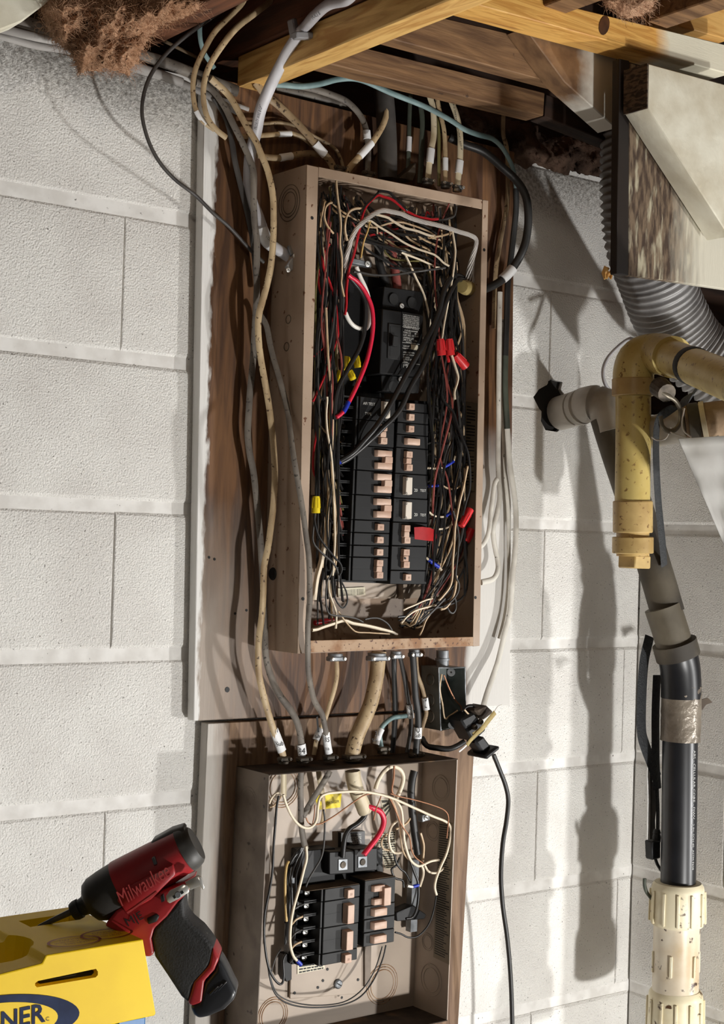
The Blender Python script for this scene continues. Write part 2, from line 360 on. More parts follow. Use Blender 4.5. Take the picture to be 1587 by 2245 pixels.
# --- right wall, cut short out of view to let the side lamp past
slit = [PX(x, y, XC-0.02) for x, y in ((1402,1668),(1412,1668),(1416,1690),(1413,1715),(1420,1730),(1422,1770),(1419,1800),(1420,1835),(1412,1860),(1396,1862),(1401,1845),(1402,1760),(1401,1700))]
slit_cut = MB().prism(slit, (0.2,0,0))
wr = MB().box((XC+0.0035, -0.25, BOTZ),(XC+0.24, 0.0, 2*B)).build('wall_right', mMortar); tag(wr, kind='structure')
boolean(wr, [slit_cut])
for k in range(-7, 2):
    z0 = k*B+G/2; H = B-G
    spans = [(-0.25, -0.001)] if k % 2 else [(-0.25, -B-0.001), (-B+0.001, -0.001)]
    for y0, y1 in spans:
        vs, fs = rounded_block(y1-y0, H)
        mb = MB(); mb.add([(XC+p[1], y1-p[0], z0+p[2]) for p in vs], fs)
        o = mb.build('block', mWall, wr, smooth=True, angle=14)
        if k in (-2, -3) and y1 > -0.1:
            o2 = o; OFF[o.name] = OFF[wr.name]; boolean(o, [slit_cut])
MB().prism([q+np.array([0.028,0,0]) for q in slit], (0.1,0,0)).build('shade_plug', mHoleShade, wr)  # dark filling in place of the shade inside the slit
rv = MB().box((XC+0.30,-0.60,2*B-0.02),(XC+0.33,0.0,1.32)).build('dark_backing_1', mDarkWood); tag(rv, kind='structure'); rv = MB().box((XC+0.025,0.04,2*B-0.02),(XC+0.33,0.07,1.32)).build('dark_backing_2', mDarkWood); tag(rv, kind='structure')  # dark sheets added so the opening over the right wall goes black
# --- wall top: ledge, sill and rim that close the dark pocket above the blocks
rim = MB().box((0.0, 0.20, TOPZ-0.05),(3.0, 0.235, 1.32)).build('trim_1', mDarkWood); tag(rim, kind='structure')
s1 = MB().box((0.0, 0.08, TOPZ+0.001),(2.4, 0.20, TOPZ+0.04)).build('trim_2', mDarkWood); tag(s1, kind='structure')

# ================================================================ WOOD OVERHEAD
def beam_y(name, x, y, w, h, Y0, Y1, mat, label, cat='joist'):     # runs out from the wall; (x,y) pixel of its lower left edge at Y0
    p = P(x, y, Y0); o = MB().box((p[0], Y1, p[2]),(p[0]+w, Y0, p[2]+h)).build(name, mat, bevel=0.002, seg=1)
    return tag(o, label, cat)
A_ = beam_y('joist_strip', 519, 190, 0.040, 0.044, -0.02, -1.5, mJoistY, 'yellow pine strip running from the wall toward the viewer, grey cable stapled to it')
p = P(519,190,-0.02)
o = MB().box((p[0]-0.004, -1.5, p[2]+0.046),(p[0]+0.036, 0.1, p[2]+0.24)).build('floor_joist', mJoistDark, bevel=0.002, seg=1); tag(o, 'dark reddish floor joist directly above the yellow pine strip', 'joist')
o = MB().box((p[0]-0.14, -1.5, p[2]+0.05),(p[0]-0.10, 0.1, p[2]+0.25)).build('floor_joist', mJoistDark, bevel=0.002, seg=1); tag(o, 'dark reddish floor joist left of the strip, behind the looping tan cables', 'joist')

def plank_px(name, top_l, top_r, bot_l, bot_r, Y, depth, mat, label, cat='board', extra=None):   # board parallel with the wall, front face given by four pixels
    q = [P(*bot_l, Y), P(*bot_r, Y), P(*top_r, Y), P(*top_l, Y)]
    mb = MB().prism(q, (0,depth,0)); o = mb.build(name, mat, bevel=0.0015, seg=1)
    return tag(o, label, cat)
plank_px('ledger_strip', (735,88), (1195,203), (700,135), (1192,254), -0.16, 0.04, mJoistOld, 'brown wooden strip parallel with the wall, just above the cables entering the upper panel')
plank_px('ledger_strip', (1197,206), (1362,262), (1195,256), (1362,322), -0.155, 0.035, mDarkWood, 'dark wooden strip right of the brown strip, ending at the plywood edge')  # darker wood tone than the strip it continues
plank_px('stair_board', (868,14), (1352,128), (816,74), (1236,188), -0.20, 0.03, mJoistOld, 'wide weathered brown board above the brown strip, split near its right end')
# far stringer with white overspray
mStr2 = mk('weathered_stringer', (146,112,78), (104,76,52), 10, 0.35, 0.65, rough=0.7, stretch=(3,5,3), bump=0.2, bscale=50)
extra_mix(mStr2, (222,218,206), pos_fac(0, P(1262,200,-0.24)[0], P(1300,200,-0.24)[0], 0.015, 60))
q = [P(x, y, -0.24) for x, y in ((1150,60),(1352,112),(1352,282),(1238,180))]
o = MB().prism(q, (0,0.04,0)).build('stair_stringer', mStr2, bevel=0.0015, seg=1); tag(o, 'sloped brown stair stringer with white overspray low down, left of the dark plywood edge', 'stringer')
# bright two by four
mD = mk('pine_two_by_four', (226,176,96), (198,142,68), 12, 0.42, 0.62, rough=0.55, stretch=(0.6,7,9), distort=2.0, c3=(150,96,48), c3scale=7, c3lo=0.63, c3hi=0.74, bump=0.1, bscale=60, bstretch=(.6,8,8))
xa = P(1440,160,-0.30)[0]
extra_mix(mD, (226,220,198), pos_fac(0, xa-0.004, xa+0.03, 0.02, 25))
q = [P(x, y, -0.30) for x, y in ((930,-20),(1160,32),(1444,122),(1590,163),(1590,186+33),(1470,65+69),(1160,-60))]
pl = [P(920,-68,-0.30), P(1600,100,-0.30), P(1600,163,-0.30), P(920,-24,-0.30)]
o = MB().prism(pl, (0,0.055,0)).build('joist_header', mD, bevel=0.0015, seg=1); tag(o, 'bright yellow pine two by four with a knot, white overspray on its right end', 'joist')
mKnot = mk('pine_knot', (96,58,28), (60,34,16), 30, rough=0.6)
kp = P(1324,56,-0.3002); mb = MB()
mb.add([kp+np.array([0.013*math.cos(a)*0.8+0.004*math.sin(a),-0.0006,0.015*math.sin(a)]) for a in np.linspace(0,2*math.pi,14,endpoint=False)]+[kp+np.array([0,-0.001,0])], [(i,(i+1)%14,14) for i in range(14)])
mb.build('knot', mKnot, o)
# joist crossing above and the white painted board behind it
o = beam_y('floor_joist', 1417, 48, 0.045, 0.16, -0.30, -1.6, mJoistOld, 'light brown joist crossing over the bright two by four at upper right'); 
q = [P(x, y, -0.25) for x, y in ((1455,48),(1600,88),(1600,20),(1455,-20))]
o = MB().prism(q, (0,0.04,0)).build('blocking_board', mJoistNew, bevel=0.0015, seg=1); tag(o, 'yellow blocking board behind the light brown joist at the upper right corner', 'board')
o = beam_y('floor_joist', 1190, 14, 0.045, 0.16, -0.30, -1.5, mJoistOld, 'short weathered joist end at the top edge, left of the pink insulation'); 

# plywood chute and near stringer
YP = -0.29
q = [P(x, y, YP) for x, y in ((1380,138),(1620,200),(1620,638),(1470,616),(1378,603))]
o = MB().prism(q, (0,0.012,0)).build('weathered_sheet', mPeel, bevel=0.001, seg=1); tag(o, 'weathered plywood panel with peeling white paint, hanging under the stairs', 'plywood')
extra_mix(mPeel, (206,201,184), pos_fac(0, P(1470,420,YP)[0], P(1545,420,YP)[0], 0.03, 40, (3,3,0.5)))
e0 = MB(); 
q = [P(x, y, YP-0.001) for x, y in ((1357,128),(1380,133),(1378,604),(1352,600))]
e0.prism(q, (0,0.014,0)); e0.build('edge_strip', mk('dark_brown_edge', (36,26,19), (22,15,11), 20, rough=0.6, stretch=(1,1,.3)), o, bevel=0.001, seg=1)  # narrow strip coloured darker than the sheet
r2 = random.Random(5)
for x, y, l in ((1352,575,-14),(1345,590,-24),(1336,596,16),(1330,585,-30)):
    a = P(x, y, YP+0.02); b2 = P(x-8+r2.uniform(-4,4), y+abs(l)*0.9, YP+0.02)
    sh = MB(); sh.tube([a, (a+b2)/2+np.array([0,0.004,0]), b2], [0.005,0.004,0.0015], 5); sh.build('splinter', mJoistNew, o)
mStr = mWhiteWood
q = [P(x, y, YP-0.052) for x, y in ((1421,139),(1600,188),(1600,520),(1420,238))]
o = MB().prism(q, (0,0.045,0)).build('stair_stringer', mStr, bevel=0.0015, seg=1); tag(o, 'white painted sloped stair stringer in front of the peeling plywood', 'stringer')
q = [P(1421,139,YP-0.0525), P(1420,238,YP-0.0525), P(1420,238,YP-0.0525)+np.array([0,0.046,0]), P(1421,139,YP-0.0525)+np.array([0,0.046,0])]
mb = MB(); mb.prism(q, (-0.002,0,0)); mb.build('end_grain', mEndGrain, o)

# ================================================================ BACKBOARDS
YB = -0.022
mPlyA = mk('painted_edge_plywood', (118,82,50), (68,43,26), 7, 0.33, 0.66, rough=0.62, stretch=(9,3,0.8), c3=(66,40,24), c3scale=3, c3lo=0.54, c3hi=0.72, distort=1.2, bump=0.2, bscale=40, bstretch=(8,3,.6))
extra_mix(mPlyA, (170,158,146), prod(pos_fac(2, 0.24, 0.02, 0.10, 9, (2.5,1,1), 0.85), pos_fac(0, 1.245, 1.125, 0.03, 14, (1,1,.3))))
extra_mix(mPlyA, (226,224,220), pos_fac(0, 1.109, 1.103, 0.011, 120, (1,1,.3)))
extra_mix(mPlyA, (206,203,198), prod(pos_fac(0, 1.600, 1.612, 0.012, 40, (1,1,.3)), pos_fac(2, 0.36, 0.24, 0.02, 20)))
ul, ur, bl, br = (441,190), (1100,330), (424,1582), (1093,1530)
q = [P(425,1581,YB), P(1118,1546,YB), np.array([P(1112,900,YB)[0], YB, 0.812]), np.array([P(444,300,YB)[0], YB, 0.812])]
o = MB().prism(q, (0,0.018,0)).build('plywood_backboard', mPlyA, bevel=0.001, seg=1); tag(o, 'tall brown plywood backboard with white painted edges behind the upper panel', 'backboard')
for x, y in ((498,1512),(458,1222),(470,1226),(515,1345),(540,1338)):
    c = P(x, y, YB); MB().cyl(c+np.array([0,-0.0006,0]), c+np.array([0,0.002,0]), 0.004 if x == 498 else 0.002, 8).build('nail_hole', mInkShade, o)
mPlyB = mk('lower_plywood', (140,112,86), (92,66,46), 8, 0.35, 0.66, rough=0.65, stretch=(9,3,0.8), distort=1.0, bump=0.25, bscale=40, bstretch=(8,3,.6))
extra_mix(mPlyB, (190,184,176), pos_fac(0, 1.160, 1.135, 0.02, 30, (1,1,.2)))  # paler left strip: board outside the panel's shadow, put into the colour
q = [P(455,1586,YB), P(1045,1556,YB), P(1000,2330,YB), P(424,2330,YB)]
o = MB().prism(q, (0,0.018,0)).build('plywood_backboard', mPlyB, bevel=0.001, seg=1); tag(o, 'lower weathered plywood backboard behind the smaller panel', 'backboard')
# ================================================================ PANELS
def steel_box(root, q, Yf, Yb, th, mat, mat_out, lips=None, mat_lip=None):
    """open-fronted steel box; q = front corners tl, tr, br, bl (3-D points in the plane Yf)"""
    tl, tr, br, bl = [np.asarray(v, float) for v in q]; D = np.array([0, Yb-Yf, 0])
    def inset(a, c, t): d = c-a; return a + d/np.linalg.norm(d)*t
    parts = {}
    MB().prism([tl+D, tr+D, br+D, bl+D], (0,-0.0015,0)).build('back_plate', mat_out.get('back', mat), root)
    for nm, a, c, inw in (('side_panel', tl, bl, (th,0,0)), ('side_panel', tr, br, (-th,0,0)), ('top_panel', tl, tr, (0,0,-th)), ('bottom_panel', bl, br, (0,0,th))):
        v = np.array(inw, float)
        parts[nm+('_r' if inw[0] < 0 else '')] = MB().prism([a, c, c+v, a+v], D).build(nm, mat_out.get(nm+('_r' if inw[0] < 0 else ''), mat), root)
    return parts
def rings(root, c, n, r, mat, rad=(1.0,0.72), name='knockout', th=0.0007):
    """concentric knockout grooves standing slightly proud, around c with normal n"""
    n = np.asarray(n, float); u = np.cross(n, (0,0,1.0)); u /= np.linalg.norm(u); v = np.cross(n, u); mb = MB()
    for k in rad:
        mb.tube([c+(u*math.cos(a)+v*math.sin(a))*r*k for a in np.linspace(0, 2*math.pi, 33)], th, 5, ref=n)
    return mb.build(name, mat, root, smooth=True)
def screw(root, c, r, mat=None, n=(0,-1,0), name='screw', h=0.002):
    c = np.asarray(c, float); n = np.asarray(n, float); m = MB(); m.lathe(c, c+n*h, [(0,r),(0.7,r),(1,r*0.75)], 12)
    o = m.build(name, mat or mScrew, root, smooth=True, angle=30)
    u = np.cross(n, (0.5,0,0.85)); u /= np.linalg.norm(u); v = np.cross(n, u); a = c+n*(h+0.0001)
    s = MB(); s.add([a+u*r*.65+v*r*.12, a+u*r*.65-v*r*.12, a-u*r*.65-v*r*.12, a-u*r*.65+v*r*.12], [(0,1,2,3)]); s.build('slot', mInkShade, o)
    return o

# ---------------------------------------------------------------- upper panel box
YF, YK = -0.105, -0.0225
base = P(850,1420,YK)
pan = thing('breaker_panel', 'tall open tan steel breaker panel full of tangled wires, the upper of the two', 'breaker panel', base)
TL, TR, BR, BL = P(671,361,YF), P(1069,440,YF), P(1050,1416,YF), P(651,1433,YF)
sp = steel_box(pan, (TL,TR,BR,BL), YF, YK, 0.0015, mBox, {})
def lip(a, b_, c, d, mat=mBox): 
    q = [P(*a,YF), P(*b_,YF), P(*c,YF), P(*d,YF)]; return MB().prism(q, (0,-0.0018,0)).build('front_lip', mat, pan, bevel=0.0006, seg=1)
lip((671,361),(697,367),(667,1432),(651,1433)); lip((697,366),(1056,438),(1055,459),(697,388))
lip((1056,438),(1069,440),(1050,1416),(1035,1417)); lip((667,1404),(1036,1396),(1036,1416),(667,1431), mBoxRust)
for x, y in ((684,478),(1061,548),(664,1313),(1042,1310)):
    c = P(x,y,YF-0.0018); MB().cyl(c, c+np.array([0,-0.0006,0]), 0.0024, 10).build('screw_hole', mInkShade, pan)
XL = TL[0]; XR = TR[0]
for x, y, r in ((634,445,0.026),(628,760,0.006),(632,700,0.006)):
    c = PX(x, y, TL[0]+(BL[0]-TL[0])*(y-361)/1072-0.0003); rings(pan, c, (-1,0,0), r, mBox2d, (1.0,.78,.6) if r > .01 else (1.0,))
c = PX(598,1258,TL[0]+(BL[0]-TL[0])*.84-0.0003); MB().lathe(c, c+np.array([-0.002,0,0]), [(0,.0095),(1,.008)], 16).build('knockout_plug', mBlk2, pan)
# interior mounting plate, rails
YPL = -0.030
q = [P(690,1240,YPL), P(690,560,YPL), P(1000,560,YPL), P(975,1325,YPL), P(800,1312,YPL), P(690,1305,YPL)]
MB().prism([P(x,y,YPL) for x,y in ((700,545),(985,590),(965,1308),(888,1312),(705,1312))], (0,0.003,0)).build('mounting_plate', mBox2, pan)
q = [P(x,y,YPL-0.004) for x,y in ((742,1270),(872,1264),(868,1302),(862,1308),(742,1312))]
MB().prism(q, (0,0.002,0)).build('plate_foot', mBox2, pan, bevel=0.001, seg=1)
q = [P(x,y,YPL-0.0062) for x,y in ((741,1290),(800,1287),(801,1304),(742,1308))]
lb = MB().prism(q, (0,0.0008,0)).build('paper_label', mPaper, pan)
for i in range(4): letter_px('USE COPPER OR AL WIRE ONLY  SEE DIAGRAM', (744,1296.5+i*3.2), (797,1293.5+i*3.2), YPL-0.0066, mInkShade, lb)
q = [P(x,y,-0.045) for x,y in ((884,1281),(899,1281),(898,1312),(884,1314))]; MB().prism(q, (0,0.012,0)).build('mounting_rail', mBox2, pan)
MB().prism([P(x,y,-0.050) for x,y in ((752,600),(842,610),(842,872),(748,872))], (0,0.016,0)).build('bus_base', mBlk, pan)  # black backing added to darken the void left of the main breaker
MB().prism([P(x,y,-0.052) for x,y in ((750,870),(940,880),(938,1282),(748,1276))], (0,0.024,0)).build('bus_base', mBlk, pan)
# label on the right inner wall
xr = XR-0.0022
q = [PX(1022,880,xr), PX(1046,884,xr), PX(1040,1076,xr), PX(1018,1076,xr)]
lb = MB().prism(q, (-0.0004,0,0)).build('paper_label', mk('brown_paper', (120,108,90), (104,92,76), 30, rough=0.7), pan)
lnm = MB()
for i in range(26):
    t0 = 0.05+0.035*i; a = q[0]+(q[3]-q[0])*t0; b_ = q[1]+(q[2]-q[1])*t0; d = (q[3]-q[0])*0.012; a2 = a+(b_-a)*.1; b2 = a+(b_-a)*(.9 if i % 5 else .5)
    v = np.array([-0.0007,0,0]); lnm.add([a2+v, b2+v, b2+d+v, a2+d+v], [(0,1,2,3)])
tag(lnm.build('print_lines', mInkShade, lb), kind='stuff')

# ---------------------------------------------------------------- breakers
YBR = -0.086
def block_px(name, quad, Y, depth, mat, parent, bevel=0.0007):
    return MB().prism([P(x,y,Y) for x,y in quad], (0,depth,0)).build(name, mat, parent, bevel=bevel, seg=1)
def toggle(root, cx, cy, wpx, hpx, mat, Y=YBR, proud=0.007, num=None, name='toggle', slope=0.0):
    c = P(cx, cy, Y); s = scl(c); k = s*math.cos(YAW)*0.97; hw = wpx/2/k; hh = hpx/2/s
    a = [(-hw,0,-hh),(hw,0,-hh),(hw,0,hh),(-hw,0,hh)]
    vs = [c+np.array(q) for q in a]+[c+np.array((x*(0.86), -proud, z*0.92)) for x,_,z in a]
    mb = MB(); mb.add(vs, [(3,2,1,0),(4,5,6,7),(0,1,5,4),(1,2,6,5),(2,3,7,6),(3,0,4,7)])
    o = mb.build(name, mat, root, bevel=0.0006, seg=1)
    if num:
        p0 = c+np.array((-hw*0.3,-proud-0.0002,-hh*0.35)); lettering(num, p0, p0+np.array((hw*.62,0,0)), (0,0,1), mTanInk, o)
    return o
mDusty2 = mk('thick_dust', (112,96,78), (84,70,56), 30, rough=0.95)
mTanInk = mk('faded_handle_print', (150,112,92), rough=0.6)
def breaker(panel, side, y0, y1, xs, kind, poles, label, group=None, marks=None, rocker=None, YF_=YBR, lean=0.0, toggles_x=None, dusty=False):
    """xs: pixel x of outer end, shoulder, inner end at the mid row; y0,y1: pixel rows at the shoulder"""
    xo, xs_, xi = xs; ym = (y0+y1)/2
    cz = P(xs_, ym, YF_)
    r = thing('circuit_breaker', label, 'breaker', (cz[0], -0.052, cz[2]), group)
    X1, X2 = P(xs_,ym,YF_)[0], P(xi,ym,YF_)[0]; Xo = P(xo,ym,-0.066)[0] if side < 0 else P(xo,ym,YF_)[0]
    z1, z0 = P(xs_,y0,YF_)[2]-0.0003, P(xs_,y1,YF_)[2]+0.0003
    body = MB(); lo, hi = min(X1,X2), max(X1,X2)
    body.box((lo,YF_,z0),(hi,-0.052,z1)); body.build('body', mBlk2 if dusty else mBlk, r, bevel=0.0009, seg=1)
    h = (z1-z0)/poles
    for i in range(1, poles):
        MB().box((lo+.001,YF_-0.0003,z0+h*i-0.0003),(hi-.001,YF_+.001,z0+h*i+0.0003)).build('pole_seam', mInkShade, r)
    if side < 0:        # stepped terminal end on the left
        MB().box((Xo,-0.060,z0),(lo-0.0005,-0.050,z1)).build('terminal_base', mBlk, r)
        MB().box((lo-0.0052,YF_+0.0015,z0),(lo-0.0016,-0.052,z1)).build('shoulder_rib', mBlk2, r, bevel=0.0006, seg=1)
        for i in range(poles):
            zc = z0+h*(i+.5); mb = MB()
            for zz in (z0+h*i+0.0004, z0+h*(i+1)-0.0020): mb.box((Xo+.004,-0.078,zz),(lo-0.0052,-0.058,zz+0.0016))
            mb.build('terminal_barrier', mBlk2, r); MBs = MB()
            screw(r, ((Xo+lo)/2+0.003, -0.062, zc), 0.0048 if dusty else 0.0042, mScrew if dusty else mZincD, name='terminal_screw')
    if dusty and y0 < 1950: MB().box((min(lo,Xo)+.001,YF_+.001,z1),(hi-.001 if side < 0 else max(lo,hi),-0.040,z1+.0006)).build('dusty_top', mDusty2, r)
    tx = toggles_x; zc = [z1-h*(i+.5) for i in range(poles)]; yc = [y0+(y1-y0)*(i+.5)/poles for i in range(poles)]
    slope = 0.10 if y0 < 1000 else (0.05 if y0 < 1200 else 0.0)
    if kind == 'single':
        for i in range(poles): toggle(r, tx[0], yc[i]+(tx[0]-xs_)*slope*side*-1*(1 if side<0 else -1), tx[1], 15, mTan, YF_, num='20')
    elif kind == 'tie':
        for i in range(poles): toggle(r, tx[0], yc[i]+(tx[0]-xs_)*slope, tx[1], 15, mTan, YF_, num='15')
        toggle(r, tx[0]-2, (yc[0]+yc[-1])/2+(tx[0]-xs_)*slope, tx[1]-2, 13, mTan, YF_, proud=0.0075, name='handle_tie')
    elif kind == 'bracket':
        for i in range(poles): toggle(r, tx[0], yc[i]+(tx[0]-xs_)*slope, tx[1], 15, mTan, YF_, num=None)
        toggle(r, tx[0]+tx[1]*0.22, (yc[0]+yc[-1])/2+(tx[0]-xs_)*slope, tx[1]*0.52, 15, mTan, YF_, proud=0.008, name='handle_tie')
    elif kind == 'wide':
        toggle(r, tx[0], yc[0]+(tx[0]-xs_)*slope, tx[1], 15, mTan, YF_)
    elif kind == 'white':
        ymid = (y0+y1)/2+(tx[0]-xs_)*slope; o = toggle(r, tx[0], ymid, tx[1], (y1-y0)*0.74, mWhiteP, YF_, proud=0.008)
        c = P(tx[0], ymid, YF_-0.0086)
        for dz in (0.011,-0.011): lettering('20', c+np.array((-0.0035,0,dz-0.003)), c+np.array((0.003,0,dz-0.003)), (0,0,1), mInkShade, o, name='rating')
    if marks:
        for (mx, my, s_, wd) in marks: letter_px(s_, (mx,my), (mx+wd,my+wd*slope), YF_-0.0006, mInkW, r, name='print')
    return r
def rowx(xs, y):   # columns lean a little as they go down
    return [x-(y-870)*0.047 for x in xs]
LB = [868,919,976,1030,1084,1139,1167,1195,1221,1274]
LX = (737,790,868)
ll = ['two-pole breaker with tall white handle, top of the left column in the upper panel',
 'two-pole breaker half hidden by two black cables, second in the left column, upper panel',
 'two-pole breaker with bracket-shaped tan tie, one toggle stained yellow, third in the left column',
 'two-pole breaker with bracket-shaped tan tie, fourth in the left column of the upper panel',
 'two-pole breaker with bracket-shaped tan tie, fifth in the left column of the upper panel',
 'single breaker with square tan toggle, uppermost of three singles in the left column',
 'single breaker with square tan toggle, middle of three singles in the left column',
 'single breaker with square tan toggle, lowest of three singles in the left column',
 'two-pole breaker with stepped tan tie, at the bottom of the left column, upper panel']
kinds = ['white','tie','bracket','bracket','bracket','single','single','single','tie']
for i in range(9):
    y0, y1 = LB[i], LB[i+1]; ym = (y0+y1)/2; xs = rowx(LX, ym); n = 2 if kinds[i] != 'single' else 1
    tx = {'white':(842-(ym-893)*.03,15),'tie':(836-(ym-950)*.03,16),'bracket':(838-(ym-1000)*.02,36),'single':(829-(ym-1150)*.03,16)}[kinds[i]]
    mk_ = [(796,887,'AFI TEST',26),(800,909,'TYPE',14)] if i == 0 else None
    breaker(pan, -1, y0, y1, xs, kinds[i], n, ll[i], marks=mk_, toggles_x=tx)
RB = [879,900,925,951,980,1037,1091,1144,1196,1250,1281]
RX = (942,874,874)
rl = ['single breaker with square tan toggle, topmost of the right column in the upper panel',
 'single breaker with square tan toggle, second from the top of the right column',
 'single breaker with square tan toggle, third from the top of the right column',
 'single breaker with its wide tan toggle switched across, fourth in the right column',
 'two-pole breaker with three-block tan tie, just above the two white-handled ones, right column',
 'two-pole breaker with white handle, upper of the white pair in the right column',
 'two-pole breaker with white handle, lower of the white pair in the right column',
 'two-pole breaker partly covered by red tape, right column of the upper panel',
 'two-pole breaker with black spot on its tan tie, below the red tape',
 'single breaker with square tan toggle, at the bottom of the right column']
rk = ['single','single','single','wide','tie','white','white','tie','tie','single']
for i in range(10):
    y0, y1 = RB[i], RB[i+1]; ym = (y0+y1)/2; xo, xs_, xi = rowx(RX, ym); xo = 940-(ym-880)*.012
    n = 2 if rk[i] in ('tie','white') else 1
    tx = {'white':(890-(ym-1064)*.02,15.5),'tie':(892-(ym-1008)*.03,15),'wide':(901,32),'single':(897-(ym-889)*.02,14)}[rk[i]]
    mk_ = [(908,ym+14,'20',7),(921,ym+14,'TEST',13)] if rk[i] == 'white' else None
    b_ = breaker(pan, 1, y0, y1, (xo, xs_, xo), rk[i], n, rl[i], marks=mk_, toggles_x=tx)
    if i == 8: c = P(888,1224,YBR-0.0080); MB().cyl(c, c+np.array((0,-0.0004,0)), 0.0018, 8).build('ink_spot', mInkShade, b_)
# ---------------------------------------------------------------- main breaker
YM = -0.094
mbk = thing('main_breaker', 'large black main breaker with printed rating label in the upper panel', 'breaker', P(880,860,-0.05))
block_px('body', ((838,676),(929,691),(922,826),(833,820)), YM, 0.04, mBlk, mbk, 0.0015)
block_px('line_shroud', ((842,628),(928,640),(928,690),(838,676)), YM+0.012, 0.03, mBlk, mbk, 0.001)
block_px('load_shroud', ((835,822),(922,828),(918,862),(838,858)), YM+0.010, 0.03, mBlk, mbk, 0.001)
for x, y in ((862,656),(902,664),(860,848),(903,850)):
    c = P(x,y,YM+0.011); MB().lathe(c, c+np.array((0,-0.0016,0)), [(0,.0085),(1,.0085)], 20).build('terminal_hole', mInkShade, mbk)
screw(mbk, P(880,671,YM+0.011), 0.004); screw(mbk, P(878,832,YM+0.009), 0.0045)
q = ((852,708),(880,712),(878,790),(850,786)); fr = block_px('handle_frame', q, YM-0.0022, 0.003, mBlk2, mbk, 0.001)
block_px('recess_shade', ((856,715),(877,718),(875,782),(855,780)), YM-0.0026, 0.001, mInkShade, fr, 0)  # thin black plate that paints the shade of the recess
block_px('handle', ((862,735),(874,737),(873,760),(861,758)), YM-0.011, 0.012, mBlk2, mbk, 0.001)
q = ((881,683),(922,691),(918,811),(879,808)); lb = block_px('rating_label', q, YM-0.0012, 0.0012, mLabelBlk, mbk, 0)
L_ = ['A LINE MUST BE USED AS A','MARKED DISCONNECT MAIN','IN ADDITION TO BRANCH','THIS BREAKER IS SUITABLE','WHEN 2 OR MORE USED','MOUNTED SERVICE ONLY','WIRE SIZE NO 4/0 AL CU','TO PREVENT THE SHOCK']
for i, s_ in enumerate(L_): letter_px(s_, (883.5,691+i*3.9), (919-i*.1,697+i*3.9), YM-0.0016, mInkW, lb, 'print')
for i, (s_, x0, x1) in enumerate((('CUTLER-HAMMER',887,916),('TYPE CC      40 C',884,917),('CAT. NO. CC 2200',884,917),('AMPERES 200',884,907),('240 V AC  1 PH',884,914),('MADE IN USA',890,912))):
    letter_px(s_, (x0,725.5+i*5.2), (x1,729.5+i*5.2), YM-0.0016, mInkW, lb, 'print')
letter_px('CIRCUIT', (884,760), (898,761.5), YM-0.0016, mInkW, lb, 'print'); letter_px('NO.', (884,765), (890,765.6), YM-0.0016, mInkW, lb, 'print')
block_px('write_on_patch', ((901,755),(916,757),(916,768),(901,766)), YM-0.0016, 0.0004, mPaper, lb, 0)
for i, s_ in enumerate(('OPEN THE MAIN','LATEST CIRCUIT','BREAKER','IS FIELD UNIT','TERM')): letter_px(s_, (884,773.5+i*5.2), ((908,909,898,907,893)[i],775.5+i*5.2), YM-0.0016, mInkW, lb, 'print')
for i, s_ in enumerate(('SIZE CU','F 20')): letter_px(s_, (884,802+i*4), (899,803+i*4), YM-0.0016, mInkW, lb, 'print')
ln = MB()
for y in (716,751,763,795):
    a, b_ = P(882,y,YM-0.0016), P(920,y+4.5,YM-0.0016); d = np.array((0,0,0.0004)); ln.add([a,b_,b_+d,a+d],[(0,1,2,3)])
tag(ln.build('print_lines', mInkW, lb), kind='stuff')
block_px('mounting_tab', ((838,837),(849,838),(848,858),(838,857)), -0.080, 0.02, mBlk2, mbk, 0.0005)
# neutral bars and lugs at the top of the panel
nb = MB().prism([P(x,y,-0.055) for x,y in ((772,565),(815,575),(815,586),(772,577))], (0,0.012,0)).build('neutral_lug', mZinc, pan, bevel=0.001, seg=1)
screw(nb, P(805,579,-0.0555), 0.0045)
MB().prism([P(x,y,-0.045) for x,y in ((941,900),(951,900),(946,1060),(938,1060))], (0,0.01,0)).build('neutral_bar', mZinc, pan)
MB().prism([P(x,y,-0.045) for x,y in ((692,940),(702,940),(700,1085),(690,1085))], (0,0.01,0)).build('ground_bar', mBox2, pan)
cable('line_conductor', ((846,470),(852,520),(860,560),(868,610),(872,650)), 20, wRedD, -0.065, parent=pan)
cable('line_conductor', ((826,480),(828,530),(832,580),(848,625),(856,650)), 18, wBlk, -0.062, parent=pan)

# ---------------------------------------------------------------- lower panel box
base = P(780,2240,YK)
pan2 = thing('breaker_panel', 'shorter open grey-tan breaker panel below, with few wires and two lugs', 'breaker panel', base)
tl, tr, br, bl = P(590,1690,YF), P(1003,1671,YF), P(981,2238,YF), P(559,2330,YF)
tl[2] = tr[2] = (tl[2]+tr[2])/2; br[2] = bl[2] = br[2]
sp2 = steel_box(pan2, (tl,tr,br,bl), YF, YK, 0.0014, mBox2, {'side_panel': mBox2d, 'top_panel': mDustyDark, 'bottom_panel': mDustyDark})  # bottom panel repeats the dark brown of the dusty top
def PR2(x, y):          # point on the inner face of the right side, which leans a little
    X = tr[0]
    for _ in range(4): z = PX(x,y,X)[2]; X = tr[0]+(br[0]-tr[0])*(tr[2]-z)/(tr[2]-br[2])-0.0017
    return PX(x,y,X)
for x, y, r in ((966,1728,0.020),(948,1822,0.015),(937,2065,0.013),(945,2148,0.024)):
    rings(pan2, PR2(x,y), (-1,0,0), r, mBox2, (1.0,0.76))
for x, y, r in ((620,1725,0.030),(598,2226,0.026),(838,2158,0.030)):
    rings(pan2, P(x,y,YK-0.0018), (0,-1,0), r, mBoxRust, (1.0,0.88,0.74))
